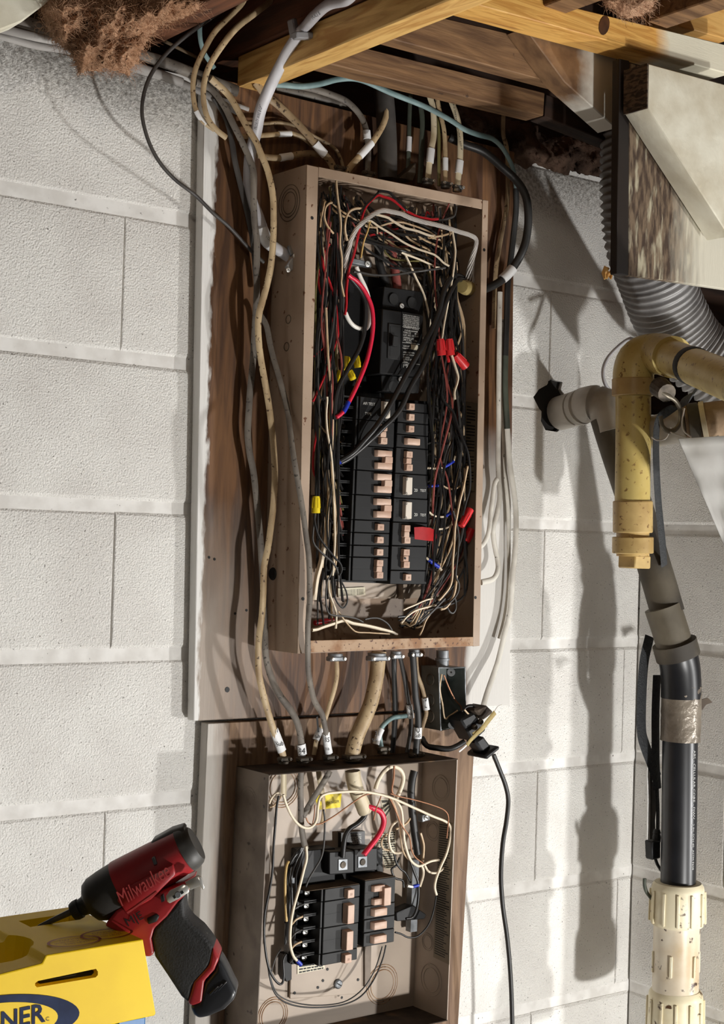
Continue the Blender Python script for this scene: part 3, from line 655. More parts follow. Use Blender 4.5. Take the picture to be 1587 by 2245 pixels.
rings(pan2, PX(545,1760,tl[0]-0.0003), (-1,0,0), 0.022, mBox2d, (1.0,0.8))
q = [PR2(962,1800), PR2(995,1804), PR2(985,2115), PR2(950,2098)]
lb = MB().prism(q, (-0.0004,0,0)).build('paper_label', mk('grey_brown_paper', (150,138,120), (136,124,106), 30, rough=0.7), pan2)
lnm = MB(); r4 = random.Random(9)
for i in range(58):
    t0 = 0.02+0.0165*i; a = q[0]+(q[3]-q[0])*t0; b_ = q[1]+(q[2]-q[1])*t0; d = (q[3]-q[0])*0.007; a2 = a+(b_-a)*.08; b2 = a+(b_-a)*r4.uniform(.6,.93)
    v = np.array([-0.0007,0,0]); lnm.add([a2+v, b2+v, b2+d+v, a2+d+v], [(0,1,2,3)])
tag(lnm.build('print_lines', mInkShade, lb), kind='stuff')
def flat_label(quad, Y, mat, parent, lines=0, ink=None, cols=(0.06,0.94), seed=1, name='label', th=0.0006, lh=0.45):
    q = [P(x,y,Y) for x,y in quad]; o = MB().prism(q, (0,th,0)).build(name, mat, parent); r_ = random.Random(seed)
    if lines:
        m = MB()
        for i in range(lines):
            t0 = (i+0.25)/lines; a = q[0]+(q[3]-q[0])*t0; b_ = q[1]+(q[2]-q[1])*t0; d = (q[3]-q[0])*lh/lines; x = cols[0]
            while x < cols[1]:
                e = min(cols[1], x+r_.uniform(.05,.16)); v = np.array((0,-0.0004,0)); a2 = a+(b_-a)*x; b2 = a+(b_-a)*e
                m.add([a2+v,b2+v,b2+d+v,a2+d+v],[(0,1,2,3)]); x = e+0.03
        tag(m.build('print_lines', ink or mInkShade, o), kind='stuff')
    return o
flat_label(((728,1740),(749,1740),(746,1770),(700,1775),(688,1745)), YK-0.0022, mYelLabel, pan2, 0, name='warning_label')
letter_px('DANGER', (716,1764), (744,1760), YK-0.0034, mInkShade, pan2, 'lettering')
flat_label(((834,1752),(853,1752),(856,1772),(846,1795),(838,1772)), YK-0.0022, mPaper, pan2, 4, seed=3, name='paper_label')
letter_px('WATER', (837,1761), (852,1761), YK-0.0030, mInkShade, pan2)
flat_label(((822,1826),(868,1822),(866,1905),(846,1905)), YK-0.0022, mPaper, pan2, 16, seed=4, name='paper_label')
# interior: sub plate, black base, breakers, lugs
MB().prism([P(x,y,-0.030) for x,y in ((638,2100),(797,2075),(797,2178),(636,2190))], (0,0.004,0)).build('mounting_plate', mBox2, pan2, bevel=0.0008, seg=1)
MB().prism([P(x,y,-0.034) for x,y in ((800,2070),(814,2070),(812,2162),(800,2164))], (0,0.006,0)).build('mounting_rail', mBox2d, pan2)
screw(pan2, P(740,2157,-0.0305), 0.007, mZinc, h=0.004); 
for x, y in ((718,2125),(708,2150),(785,2148),(697,2165),(646,2177),(575+88,1970),(749,2187)):
    c = P(x,y,-0.0306); MB().cyl(c, c+np.array((0,-0.0003,0)), 0.0022, 8).build('screw_hole', mInkShade, pan2)
flat_label(((652,2116),(712,2108),(712,2124),(652,2136)), -0.0312, mPaper, pan2, 3, seed=6, name='paper_label')
MB().prism([P(x,y,-0.058) for x,y in ((662,1866),(735,1858),(735,1950),(660,1955))], (0,0.028,0)).build('bus_base', mBlk, pan2, bevel=0.001, seg=1)
MB().prism([P(x,y,-0.050) for x,y in ((735,1866),(838,1860),(842,2040),(690,2100),(690,1960))], (0,0.02,0)).build('bus_base', mBlk, pan2)
MB().prism([P(x,y,-0.034) for x,y in ((748,1826),(800,1822),(800,1860),(748,1862))], (0,0.008,0)).build('bus_label', mLabelBlk, pan2)
for i in range(5): letter_px(('TYPE AND RATING','MAXIMUM AMPERES','LUG DATA','WIRE CU AL','TORQUE LB IN')[i], (766,1832+i*5), (792,1830+i*5), -0.0346, mInkW, pan2, 'print')
for x0, x1, yy, sx in ((722,776,1868,752),(777,827,1862,795)):
    lg = block_px('lug_housing', ((x0,yy),(x1,yy-3),(x1,yy+46),(x0,yy+50)), -0.075, 0.03, mBlk, pan2, 0.0012)
    block_px('lug', ((sx-10,yy+16),(sx+10,yy+15),(sx+10,yy+39),(sx-10,yy+41)), -0.0762, 0.004, mZinc, lg, 0.0005)
    sc_ = MB(); c = P(sx,yy+28,-0.0764); sc_.lathe(c, c+np.array((0,-0.0012,0)), [(0,.0052),(1,.0046)], 14); sc_.build('lug_screw', mZincD, lg)
LB2 = [1949,1977,2035,2092,2118]; l2 = ['single breaker at the top of the left column in the lower panel',
 'two-pole breaker with tall tan tie bar, upper of two in the lower panel, left column',
 'two-pole breaker with tall tan tie bar, lower of two in the lower panel, left column',
 'single breaker at the bottom of the left column in the lower panel']
YB2 = -0.088
for i in range(4):
    y0, y1 = LB2[i], LB2[i+1]; ym = (y0+y1)/2; n = 2 if i in (1,2) else 1; dx = -(ym-1960)*.043
    b_ = breaker(pan2, -1, y0, y1, (652+dx,712+dx,789+dx), 'none', n, l2[i], YF_=YB2, dusty=True)
    if n == 1: toggle(b_, 762+dx, ym-6, 16, 20, mTan, YB2, proud=0.009, num='20')
    else:
        for yy in (y0+12, y0+38): toggle(b_, 765+dx, yy, 17, 14, mTan, YB2, proud=0.006)
        t = toggle(b_, 761+dx, ym-5, 16, 44, mTan, YB2, proud=0.012, name='handle_tie')
    top = None
RB2 = [1931,1988,2017,2046,2077]; l2 = ['two-pole breaker with tan bracket handle, top of the right column in the lower panel',
 'single breaker with wide tan toggle, second in the right column of the lower panel',
 'single breaker with wide tan toggle, third in the right column of the lower panel',
 'single breaker with wide tan toggle, bottom of the right column in the lower panel']
for i in range(4):
    y0, y1 = RB2[i], RB2[i+1]; ym = (y0+y1)/2; n = 2 if i == 0 else 1; dx = -(ym-1960)*.02
    b_ = breaker(pan2, 1, y0, y1, (866+dx,799+dx,866+dx), 'none', n, l2[i], YF_=YB2, dusty=True)
    if i == 0:
        for yy in (1950,1979): toggle(b_, 826+dx, yy-4, 26, 14, mTan, YB2, proud=0.007)
        toggle(b_, 839+dx, 1962, 17, 42, mTan, YB2, proud=0.012, name='handle_tie')
    else: toggle(b_, 828+dx, ym-5, 31, 17, mTan, YB2, proud=0.009)
# bars and holders in the lower panel
MB().prism([P(x,y,-0.052) for x,y in ((640,1925),(650,1924),(644,2092),(634,2093))], (0,0.014,0)).build('neutral_bar', mZinc, pan2)
MB().prism([P(x,y,-0.050) for x,y in ((623,2092),(640,2090),(640,2148),(628,2153),(622,2140))], (0,0.016,0)).build('bar_holder', mBlk, pan2, bevel=0.0008, seg=1)
MB().prism([P(x,y,-0.045) for x,y in ((905,1885),(919,1884),(914,2042),(900,2044))], (0,0.012,0)).build('neutral_bar', mZinc, pan2)
MB().prism([P(x,y,-0.060) for x,y in ((868,2000),(905,1985),(935,2005),(930,2015),(870,2020))], (0,0.02,0)).build('bar_holder', mBlk, pan2, bevel=0.001, seg=1)
lg = block_px('ground_lug', ((925,1787),(942,1784),(944,1798),(926,1803)), -0.075, 0.012, mZinc, pan2, 0.001); screw(lg, P(934,1793,-0.0752), 0.004)
# ================================================================ CABLES OUTSIDE THE PANELS
def tagged(cab, pts, Y, w, text=None, tw=None, flat=1.0):
    """white label tape wrapped round a stretch of a cable, with handwriting on it"""
    s_ = sleeve('label_tape', pts, w, mWhiteTag, Y, cab, flat=flat, label='white label tape')
    if text:
        yy = pts[0][2] if len(pts[0]) > 2 else Y
        for i, (t, a, b_) in enumerate(text): 
            r_ = w/2/1560*1.15*flat; letter_px(t, a, b_, yy-r_-0.0006, mInkShade, s_, 'handwriting')
    return s_
T1 = [(538,-30),(535,0),(508,33),(471,70),(447,112),(429,151),(423,188),(426,227),(438,257),(453,272),(470,284)]
c = cable('tan_cable', T1, 13, mNMtan, -0.10, 'outer tan cable looping down beside the top left of the plywood board', 'cable', flat=.65)
sleeve('tape_band', ((430,243),(438,257),(452,271)), 12, mWhiteTag, -0.10, c, .65)
T2 = [(610,-30),(595,0),(562,27),(520,60),(487,100),(459,145),(447,185),(447,227),(456,260),(474,284),(496,302)]
cable('tan_cable', T2, 14, mNMtan, -0.11, 'inner tan cable looping down just right of a similar outer loop', 'cable', flat=.65)
cable('dark_cable', [(540,-12),(524,0),(454,45),(393,91),(353,131),(323,181),(311,242),(323,302),(348,353),(383,393),(428,428),(469,469,-.06),(504,499,-.05),(550,549,-.045),(578,575,-.04)], 9, mNMdark, -0.085, 'thin dark cable swinging in a wide arc across the white wall, upper left', 'cable', flat=.8)
C2 = [(462,172,-.06),(499,206,-.06),(520,239,-.065),(541,278,-.07),(562,312,-.075),(571,335,-.075),(587,375,-.075),(598,428,-.075),(600,487,-.075),(598,541,-.075),(592,594,-.072),(579,648,-.07),(568,688,-.07),(566,728,-.07),(571,781,-.07),(583,850,-.07),(591,900,-.07),(598,961,-.07),(602,1021,-.07),(602,1062,-.07),(599,1112,-.07),(594,1152,-.07),(587,1203,-.07),(579,1243,-.07),(577,1304,-.07),(574,1350,-.07),(568,1397,-.07),(566,1441,-.07),(568,1481,-.07),(575,1514,-.07),(585,1552,-.07),(595,1586,-.07),(605,1615,-.068),(618,1647,-.066),(623,1668,-.066)]
c = cable('tan_cable', C2, 17, mNMtan, -0.07, 'long stained tan cable labelled 11 Sub, running down left of the upper panel', 'cable', flat=.55)
tagged(c, ((600,1600),(610,1625),(618,1647)), -0.067, 20, [('11',(603,1607),(609,1606)),('Sub',(606,1637),(622,1634))], flat=.6)
C3 = [(430,181,-.05),(462,194,-.05),(490,230,-.055),(508,266,-.06),(526,302,-.06),(547,348,-.06),(556,380,-.06),(556,434,-.06),(558,487,-.06),(563,527,-.06),(563,581,-.058),(563,634,-.055),(560,700,-.05),(554,795,-.045),(548,861,-.045),(545,910,-.045),(543,951,-.045),(547,991,-.045),(555,1031,-.045),(561,1080,-.045),(567,1142,-.045),(572,1200,-.045),(577,1290,-.045),(580,1350,-.046),(581,1401,-.048),(583,1441,-.05),(593,1481,-.052),(612,1522,-.056),(638,1558,-.06),(652,1586,-.062),(660,1623,-.064),(664,1672,-.066)]
c = cable('grey_cable', C3, 17, mNMgray, -0.05, 'long grey flat cable running down the board behind the tan cable, labelled 34', 'cable', flat=.5)
tagged(c, ((660,1632),(663,1655)), -0.064, 20, [('34',(655,1654),(669,1653))], flat=.6)
cable('dark_cable', [(470,215,-.045),(496,260,-.045),(508,308,-.045),(515,353,-.045),(531,420,-.045),(544,474,-.045),(554,527,-.042),(560,590,-.036),(563,640,-.034)], 15, mNMdark, -0.045, 'dark grey cable slanting down the board at the far left, paint smeared near its top', 'cable', flat=.5)
C5 = [(570,690,-.05),(584,714,-.055),(595,768,-.06),(614,835,-.07),(630,899,-.08),(642,991,-.11),(654,1062,-.118),(664,1122,-.121),(672,1183,-.121),(677,1223,-.121),(679,1283,-.121),(679,1320,-.121),(675,1371,-.121),(675,1421,-.118),(676,1471,-.11),(682,1508,-.10),(690,1538,-.09),(706,1566,-.08),(712,1592,-.075),(716,1615,-.07),(722,1664,-.066)]
c = cable('grey_cable', C5, 15, mNMgray, -0.09, 'grey cable crossing the left front edge of the upper panel, labelled 35', 'cable', flat=.6)
tagged(c, ((714,1606),(717,1630),(721,1652)), -0.069, 17, [('35',(712,1627),(722,1627)),('Sub',(712,1645),(722,1645))], flat=.7)
SE = [(775,-14,-.34),(759,0,-.32),(722,9,-.28),(692,33,-.24),(668,60,-.20),(650,82,-.18),(629,115,-.15),(608,157,-.12),(589,197,-.10),(571,242,-.085),(562,287,-.07),(553,321,-.06),(547,350,-.05),(546,407,-.045),(552,440,-.045),(566,474,-.05),(574,500,-.052),(584,527,-.055),(603,543,-.058),(627,559,-.06),(640,568,-.06)]
c = cable('service_cable', SE, 27, mSER, -0.1, 'thick light grey cable hanging from the yellow joist into the side of the upper panel', 'cable', flat=.85, n=12)
sleeve('label_tape', ((573,502,-.053),(584,527,-.056),(597,539,-.058)), 26, mWhiteTag, -.05, c, .9)
letter_px('1 CCT', (583,521), (594,530), -0.0685, mInkShade, c, 'handwriting', h=6)
letter_px('PRIORITY WIRE & CABLE', (563,285), (577,226), -0.093, mInkShade, c, 'print', h=8)
letter_px('(UL) E17-465  TYPE SE', (686,44), (752,3), -0.262, mInkShade, c, 'print', h=9)
st = MB(); a, b_, d_ = P(645,66,-.2), P(690,72,-.2), P(690,83,-.2); st.prism([P(648,68,-.205), P(691,70,-.205), P(691,84,-.205), P(652,84,-.205)], (0,0.012,0))
st.prism([P(641,40,-.19),P(650,38,-.19),P(660,72,-.19),P(648,82,-.19)], (0,0.014,0))
tag(st.build('cable_staple', mk('grey_staple_plastic',(150,150,152),rough=.4), bevel=0.0015, seg=1), 'grey plastic cable staple holding the light grey cable to the yellow joist', 'staple')
# clamp where the grey cable enters the box
XLs = P(650,580,YF)[0]
cl_ = thing('cable_clamp', 'shiny zinc two-screw clamp on the left side of the upper panel', 'clamp', P(636,570,-.06))
MB().lathe(P(637,570,-.062), P(650,574,-.058), [(0,.0145),(.3,.015),(1,.015)], 20).build('clamp_ring', mZincB, cl_, smooth=True, angle=30)
MB().prism([P(628,585,-.077),P(652,552,-.077),P(657,560,-.077),P(650,585,-.077),P(636,596,-.077)], (0,0.006,0)).build('clamp_bar', mZincB, cl_, bevel=0.0012, seg=2)
screw(cl_, P(646,561,-.0785), .0034); screw(cl_, P(631,592,-.0785), .0034)
MB().cyl(P(634,541,-.067), P(641,560,-.075), .0036, 12).build('clamp_screw', mZinc, cl_, smooth=True, angle=30)

# above the upper panel, left group
K1 = [(560,180,-.05),(583,210,-.05),(607,228,-.05),(647,265,-.055),(680,302,-.06),(701,327,-.062),(725,355,-.062),(732,372,-.062)]
c = cable('tan_cable', K1, 19, mNMtan2, -.05, 'wide tan cable slanting down to the panel top left, white tape near its end', 'cable', flat=.5); tagged(c, ((691,315,-.061),(701,327,-.062),(712,339,-.062)), -.061, 20, flat=.6)
K2 = [(520,300,-.045),(571,297,-.045),(613,294,-.045),(638,292,-.045),(662,301,-.046),(686,320,-.048),(712,342,-.05),(728,370,-.055)]
c = cable('tan_cable', K2, 11, mNMtan, -.045, 'tan cable crossing horizontally above the panel, upper of two with a white band', 'cable', flat=.7); tagged(c, ((611,294),(638,293)), -.045, 12, flat=.8)
K3 = [(540,330,-.05),(562,339,-.05),(589,345,-.05),(626,346,-.05),(650,339,-.05),(680,336,-.048),(700,340,-.045)]
c = cable('tan_cable', K3, 14, mNMtan2, -.05, 'tan cable crossing horizontally above the panel, lower of two with a white band', 'cable', flat=.7); tagged(c, ((614,346),(640,342)), -.05, 15, flat=.8)
cable('tan_cable', [(535,268),(571,271),(613,269),(650,277),(690,300),(707,309),(735,327),(750,357),(752,380)], 8, mNMtan2, -.038, 'thin tan cable bending over to the panel top behind the banded ones', 'cable')
K5 = [(851,150,-.06),(850,178,-.06),(852,221,-.06),(843,266,-.062),(819,308,-.065),(792,339,-.066),(768,366,-.066),(758,382,-.062)]
c = cable('tan_cable', K5, 15, mNMtan, -.06, 'tan cable curving leftward into the panel top from under the brown strip', 'cable', flat=.6); tagged(c, ((815,313,-.065),(801,329,-.066),(788,343,-.066)), -.065, 16, flat=.7)
K6 = [(640,185,-.03),(683,194,-.03),(722,206,-.03),(762,224,-.035),(792,257,-.04),(804,293,-.042),(807,333,-.045),(806,392,-.05)]
c = cable('grey_cable', K6, 16, mNMgray, -.035, 'grey cable arching over to enter the middle of the panel top, white band halfway', 'cable', flat=.6); tagged(c, ((803,286,-.042),(805,305,-.043)), -.042, 17, flat=.7)
cable('service_cable', [(838,150),(840,190),(846,260),(849,330),(849,392)], 44, mNMdark, -.05, 'very thick dark grey service cable dropping into the panel top', 'cable', n=14)
cable('conduit', [(600,196),(640,203),(700,216),(765,236)], 22, mNMgray, -.005, 'dusty grey conduit lying in the dark pocket above the plywood board', 'conduit', n=12)
TE = [(596,185,-.07),(622,186,-.07),(660,189,-.07),(700,184,-.07),(745,173,-.07),(790,175,-.07),(860,205,-.07),(930,233,-.07),(985,262,-.07),(1017,283,-.07),(1048,295,-.07),(1079,304,-.07),(1101,324,-.07),(1115,348,-.065),(1125,372,-.06),(1131,413,-.05),(1131,461,-.045),(1125,521,-.04),(1118,581,-.04),(1113,620,-.04),(1111,690,-.04),(1108,780,-.04),(1107,850,-.04),(1112,940,-.04),(1118,1020,-.04),(1126,1074,-.04),(1131,1127,-.04),(1130,1194,-.04),(1124,1261,-.04),(1118,1341,-.04),(1105,1394,-.04),(1092,1448,-.045),(1081,1481,-.05),(1068,1518,-.055),(1058,1552,-.06)]
i0 = 15
c = cable('teal_cable', TE[:i0+1], 13, mTeal, -.07, 'pale teal cable snaking through the dark pocket above the upper panel', 'cable', flat=.6)
c = cable('painted_cable', TE[15:], 15, mPaintC, -.04, 'cable down the right of the upper panel, black above and painted white below', 'cable', flat=.55)
sleeve('bare_jacket', TE[15:22], 14.5, mBlkCab, -.04, c, .57, grow=1.08, label='black unpainted upper length')
sleeve('bare_jacket', TE[21:24], 15, mGreenC, -.04, c, .57, grow=1.06, label='dark green unpainted length')
def topcab(pts, w, mat, label, tape=None, Y=-.066, nm='tan_cable', pr=None):
    c = cable(nm, pts, w, mat, Y, label, 'cable', flat=.6)
    if tape: tagged(c, tape, Y, w*1.08, flat=.7)
    if pr: letter_px(pr[0], pr[1], pr[2], Y-w/2/1400*.62-.0012, mInkShade, c, 'print', h=5)
topcab([(938,170),(941,208),(949,237),(951,293),(946,324),(941,360),(937,404)], 16, mNMwhite, 'pale cable into the panel top, left of three with white tape bands', ((945,326),(942,357)))
topcab([(955,180),(958,214),(964,246),(973,284),(976,331),(976,369),(977,410)], 12, mNMtan, 'yellowish cable into the panel top, middle of three with white tape bands', ((976,346),(976,374)))
topcab([(980,190),(989,222),(1000,252),(1008,290),(1009,331),(1007,365),(1001,420)], 16, mNMwhite, 'printed pale cable into the panel top, right of three with white tape bands', ((1008,352),(1005,380)), pr=('14-2 WITH GROUND 600 V', (992,224), (1011,330)))
topcab([(901,200),(898,242),(896,331),(893,380)], 11, mGreenC, 'narrow olive cable with pale tape behind the thick service cable', ((897,300),(896,332)), Y=-.045, nm='olive_cable')
topcab([(922,230),(926,270),(924,330),(920,402)], 14, mGreenC, 'dark olive cable just left of the three banded pale cables', None, Y=-.05, nm='olive_cable')
topcab([(960,230),(962,293),(962,350),(962,408)], 9, wGrn, 'thin olive cable between the left and middle banded cables', None, Y=-.06, nm='olive_cable')
BS = [(985,302,-.05),(1019,317,-.06),(1060,333,-.07),(1101,367,-.08),(1132,396,-.085),(1152,429,-.09),(1158,473,-.09),(1154,521,-.085),(1142,557,-.08),(1120,593,-.07),(1096,617,-.065),(1070,631,-.06),(1050,637,-.06)]
c = cable('service_cable', BS, 18, mBlkCab, -.08, 'thick black cable looping out from behind and into the right side of the upper panel', 'cable', n=12)
tagged(c, ((1124,588,-.072),(1112,602,-.069),(1101,612,-.066)), -.07, 20)
cable('tan_cable', [(1104,235),(1103,256),(1103,295),(1111,328),(1113,400),(1111,449),(1103,497),(1094,545),(1087,593),(1084,650),(1082,720)], 12, mNMtan2, -.032, 'tan cable dropping down the board just right of the upper panel', 'cable', flat=.6)
cable('painted_cable', [(1096,640),(1094,760),(1093,860),(1093,927),(1092,994),(1093,1047),(1096,1087),(1089,1127),(1081,1159),(1084,1194),(1091,1229),(1091,1250),(1081,1269),(1055,1277)], 13, mPaintC, -.05, 'white painted cable curling back into the right side of the upper panel, low down', 'cable', flat=.7)
cable('painted_cable', [(1090,1050),(1084,1063),(1077,1114),(1071,1167),(1060,1192),(1052,1198)], 12, mPaintC, -.055, 'short grey-white cable end entering the panel right side above the curling one', 'cable', flat=.7)
cable('painted_cable', [(1100,700),(1101,860),(1103,940),(1108,1047),(1114,1127),(1115,1261),(1108,1341),(1094,1400)], 10, mPaintC, -.030, 'thinner white painted cable behind the one down the right of the board', 'cable', flat=.6)
# top-of-box connectors
def connector(cx, cy, w, label, Y=-.064, mat=mZincD, h=14, up=True):
    r = thing('cable_connector', label, 'connector', P(cx,cy,Y)); c0 = P(cx,cy,Y); s = scl(c0); hh = h/s*(1 if up else -1); ww = w/2/s
    MB().lathe(c0, c0+np.array((0,0,hh*.35)), [(0,ww*.92),(1,ww*.92)], 16).build('locknut', mat, r, smooth=True, angle=30)
    MB().box((c0[0]-ww*1.2, c0[1]-ww*.75, min(c0[2]+hh*.35, c0[2]+hh)),(c0[0]+ww*1.2, c0[1]+ww*.35, max(c0[2]+hh*.35, c0[2]+hh))).build('clamp_bar', mat, r, bevel=0.0015, seg=1)
    for sx in (-1,1): screw(r, c0+np.array((sx*ww*.9, -ww*.75, hh*.68)), 0.0026, mat if mat is mZincD else mScrew, name='clamp_screw')
for i, (x, y, w_, lb_) in enumerate(((742,378,24,'dusty cable connector on the panel top at its far left'),(806,390,26,'dusty connector under the arching grey cable on the panel top'),(937,406,24,'connector under the left banded pale cable'),(976,413,22,'connector under the middle banded yellowish cable'),(1002,420,22,'connector under the right banded pale cable'))): connector(x, y, w_, lb_, mat=mZinc if i > 1 else mZincD)
lb_ = MB().prism([P(876,390,-.06),(P(893,376,-.06)),P(912,356,-.06),P(912,380,-.06),P(905,397,-.06)], (0,0.02,0)).build('lifted_strap', mZincD, bevel=0.001, seg=1); tag(lb_, 'bent sheet metal strap standing up on the panel top', 'strap')
# ---------------------------------------------------------------- between the panels
M2 = [(831,1428,-.064),(828,1460,-.064),(824,1490,-.064),(813,1540,-.064),(797,1580,-.066),(782,1615,-.066),(773,1650,-.066),(770,1668,-.066)]
cable('feeder_cable', M2, 35, mNMtan, -.066, 'thick stained tan feeder cable joining the two panels', 'cable', n=14, flat=.85)
c = cable('tan_cable', [(736,1432),(739,1476),(733,1511),(722,1546),(714,1573),(701,1600),(694,1622),(688,1655)], 12, mNMtan, -.05, 'speckled tan cable from the upper panel bottom, left of the thick feeder', 'cable', flat=.6)
tagged(c, ((703,1597),(692,1622)), -.05, 15, [('1',(696,1606),(700,1605)),('Sub',(690,1619),(702,1617))], flat=.7)
cable('dark_cable', [(864,1432),(864,1480),(866,1541),(866,1580),(860,1650)], 14, mBlkCab, -.04, 'dark cable just right of the thick tan feeder between the panels', 'cable', flat=.6)
c = cable('grey_cable', [(876,1434),(885,1479),(893,1524),(897,1546),(901,1576),(899,1612),(892,1650)], 11, mNMdark, -.055, 'dark grey cable with white tape between the panels, left of the black one', 'cable', flat=.7)
tagged(c, ((896,1545),(901,1574)), -.055, 13, [('6',(896,1556),(901,1556)),('Sub',(894,1568),(904,1568))])
c = cable('black_cable', [(904,1428),(908,1479),(911,1524),(916,1559),(917,1594),(913,1636),(911,1668)], 17, mBlkCab, -.07, 'black cable labelled 10 Sub between the panels', 'cable', flat=.7)
tagged(c, ((916,1595),(915,1619)), -.07, 18, [('10',(909,1608),(920,1607)),('SuB',(908,1618),(922,1617))], flat=.75)
c = cable('tan_cable', [(912,1434),(915,1476),(925,1506),(931,1531),(934,1555),(934,1568),(927,1591),(921,1612),(914,1640)], 10, mNMtan2, -.06, 'thin brown-stained cable bowing out right of the black one between the panels', 'cable', flat=.7)
tagged(c, ((931,1530),(935,1556)), -.06, 13, [('9',(930,1541),(935,1541)),('L',(931,1552),(936,1552))])
c = cable('teal_cable', [(838,1650),(832,1610),(840,1590),(860,1574),(878,1571),(892,1569)], 11, mTeal, -.05, 'short teal cable curving into the lower panel top behind the black cable', 'cable')
tagged(c, ((824,1632),(830,1612),(836,1598)), -.05, 13, [('31',(822,1614),(831,1613)),('Sub',(816,1627),(828,1624))])
for i, (x, y, w_, lb_) in enumerate(((735,1437,36,'zinc clamp under the upper panel above the speckled tan cable'),(826,1436,44,'large zinc clamp holding the thick tan feeder under the upper panel'),(868,1432,26,'flat zinc clamp beside the large one under the upper panel'),(908,1428,26,'brassy clamp under the upper panel above the black cable'))):
    connector(x, y-4, w_, lb_, Y=-.066, mat=mZinc, h=16, up=False)
for i, (x, y, w_, lb_) in enumerate(((621,1674,26,'dusty connector on the lower panel top, leftmost of the row'),(664,1674,30,'dusty connector under the long grey cable, second of the row'),(722,1670,28,'dusty connector under the cable labelled 35, third of the row'),(773,1668,44,'large dusty connector under the thick feeder'),(838,1652,24,'dusty connector under the teal cable'),(910,1664,30,'dusty connector at the right end of the row on the lower panel top'))):
    connector(x, y, w_, lb_, Y=-.066, h=15)
# ---------------------------------------------------------------- junction box and receptacle at the right
jb = thing('junction_box', 'open galvanised metal junction box below the right end of the upper panel', 'junction box', P(975,1595,-.03))
YJ = -.066; q = [P(961,1464,YJ),P(1019,1463,YJ),P(1021,1590,YJ),P(966,1602,YJ)]; D_ = np.array((0,.042,0))
MB().prism([v+D_ for v in q], (0,-.001,0)).build('back_plate', mGalv, jb)
for nm, i, j in (('side_panel',0,3),('side_panel',1,2),('top_panel',0,1),('bottom_panel',3,2)):
    a, b_ = q[i], q[j]; m_ = (sum(q)/4-(a+b_)/2); m_ /= np.linalg.norm(m_); MB().prism([a,b_,b_+m_*.0012,a+m_*.0012], D_).build(nm, mGalv, jb)
rim_ = MB(); rim_.tube([q[0],q[1],q[2],q[3],q[0],q[1]], .0011, 6); rim_.build('rim', mZinc, jb, smooth=True)
for x, y in ((989,1474),(991,1590)): 
    t_ = MB().lathe(P(x,y,YJ-.0006), P(x,y,YJ-.0016), [(0,.0062),(1,.0062)], 16).build('screw_tab', mZinc, jb); MB().cyl(P(x,y,YJ-.0017), P(x,y,YJ-.0019), .0015, 8).build('screw_hole', mInkShade, t_)
for x, y in ((1000,1488),(1001,1535)): rings(jb, P(x,y,YJ+.0405), (0,-1,0), .0095, mZinc, (1.0,), th=.0006)
for y in (1490,1535,1570): rings(jb, PX(943,y,q[0][0]-.0002), (-1,0,0), .0085, mZincD, (1.0,), th=.0008)
cable('tan_wire', [(968,1478),(964,1510),(970,1545),(975,1575),(985,1570),(1003,1558)], 4, wTan, -.06, parent=jb); cable('copper_wire', [(973,1480),(985,1510),(998,1535),(1010,1548),(1012,1560)], 3.5, mCu, -.062, parent=jb)
cn = MB(); cn.lathe(P(970,1426,-.052), P(970,1463,-.052), [(0,.0098),(.45,.0098),(.46,.0112),(.58,.0112),(.6,.0098),(1,.0098)], 18); tag(cn.build('conduit_nipple', mZinc, smooth=True, angle=30), 'short zinc conduit nipple between the upper panel and the junction box', 'conduit')
rc = thing('hanging_receptacle', 'black receptacle dangling on loose wires beside the junction box', 'receptacle', P(1045,1600,-.09))
block_px('body', ((1010,1578),(1040,1562),(1068,1600),(1038,1628)), -.10, .035, mBlk, rc, .003)
block_px('body_tape', ((1040,1556),(1066,1545),(1084,1562),(1060,1580)), -.10, .03, mTapeCloth, rc, .003)
for x, y in ((1051,1582),(1038,1594)): screw(rc, P(x,y,-.1005), .0044, mZincD, h=.006)
cable('black_wire', [(1012,1560),(1025,1549),(1040,1550),(1048,1560),(1040,1572)], 4, wBlk, -.09, parent=rc)
cable('ring_wire', [(1017,1562),(1022,1549),(1034,1546),(1046,1552),(1049,1564)], 5, wBlk, -.085, parent=rc)
cable('tan_wire', [(1018,1556),(1030,1568),(1045,1573)], 4, wTan, -.095, parent=rc)
cable('paper_strip', [(1085,1562),(1072,1578),(1056,1598),(1037,1612)], 12, mStrapTan, -.112, parent=rc, flat=.3)
cable('paper_strip', [(1056,1598),(1042,1612),(1030,1625),(1024,1634)], 9, mStrapTan, -.114, parent=rc, flat=.3)
cable('bare_strand', [(1083,1562),(1090,1550),(1100,1545)], 1.6, mAl, -.11, parent=rc); cable('bare_strand', [(1026,1630),(1016,1640),(1006,1648)], 5, mAl, -.11, parent=rc, flat=.4)
cable('black_cable', [(924,1617,-.05),(936,1635,-.06),(959,1640,-.075),(983,1642,-.085),(1001,1636,-.092),(1018,1626,-.095)], 13, mBlkCab, -.07, 'short black cable drooping from behind the lower panel to the dangling receptacle', 'cable')
EC = [(1082,1655),(1096,1690),(1108,1722),(1114,1755),(1110,1800),(1102,1850),(1098,1920),(1102,1985),(1111,2050),(1117,2110),(1121,2180),(1123,2260),(1124,2330)]
ec = cable('extension_cord', EC, 10, mBlkCab, -.09, 'black extension cord hanging down the white wall, plugged in at its top', 'cord')
block_px('plug_body', ((1041,1626),(1060,1612),(1085,1646),(1066,1663)), -.105, .026, mBlk, ec, .004)
block_px('plug_flange', ((1062,1658),(1093,1634),(1099,1641),(1068,1667)), -.115, .045, mBlk, ec, .003)

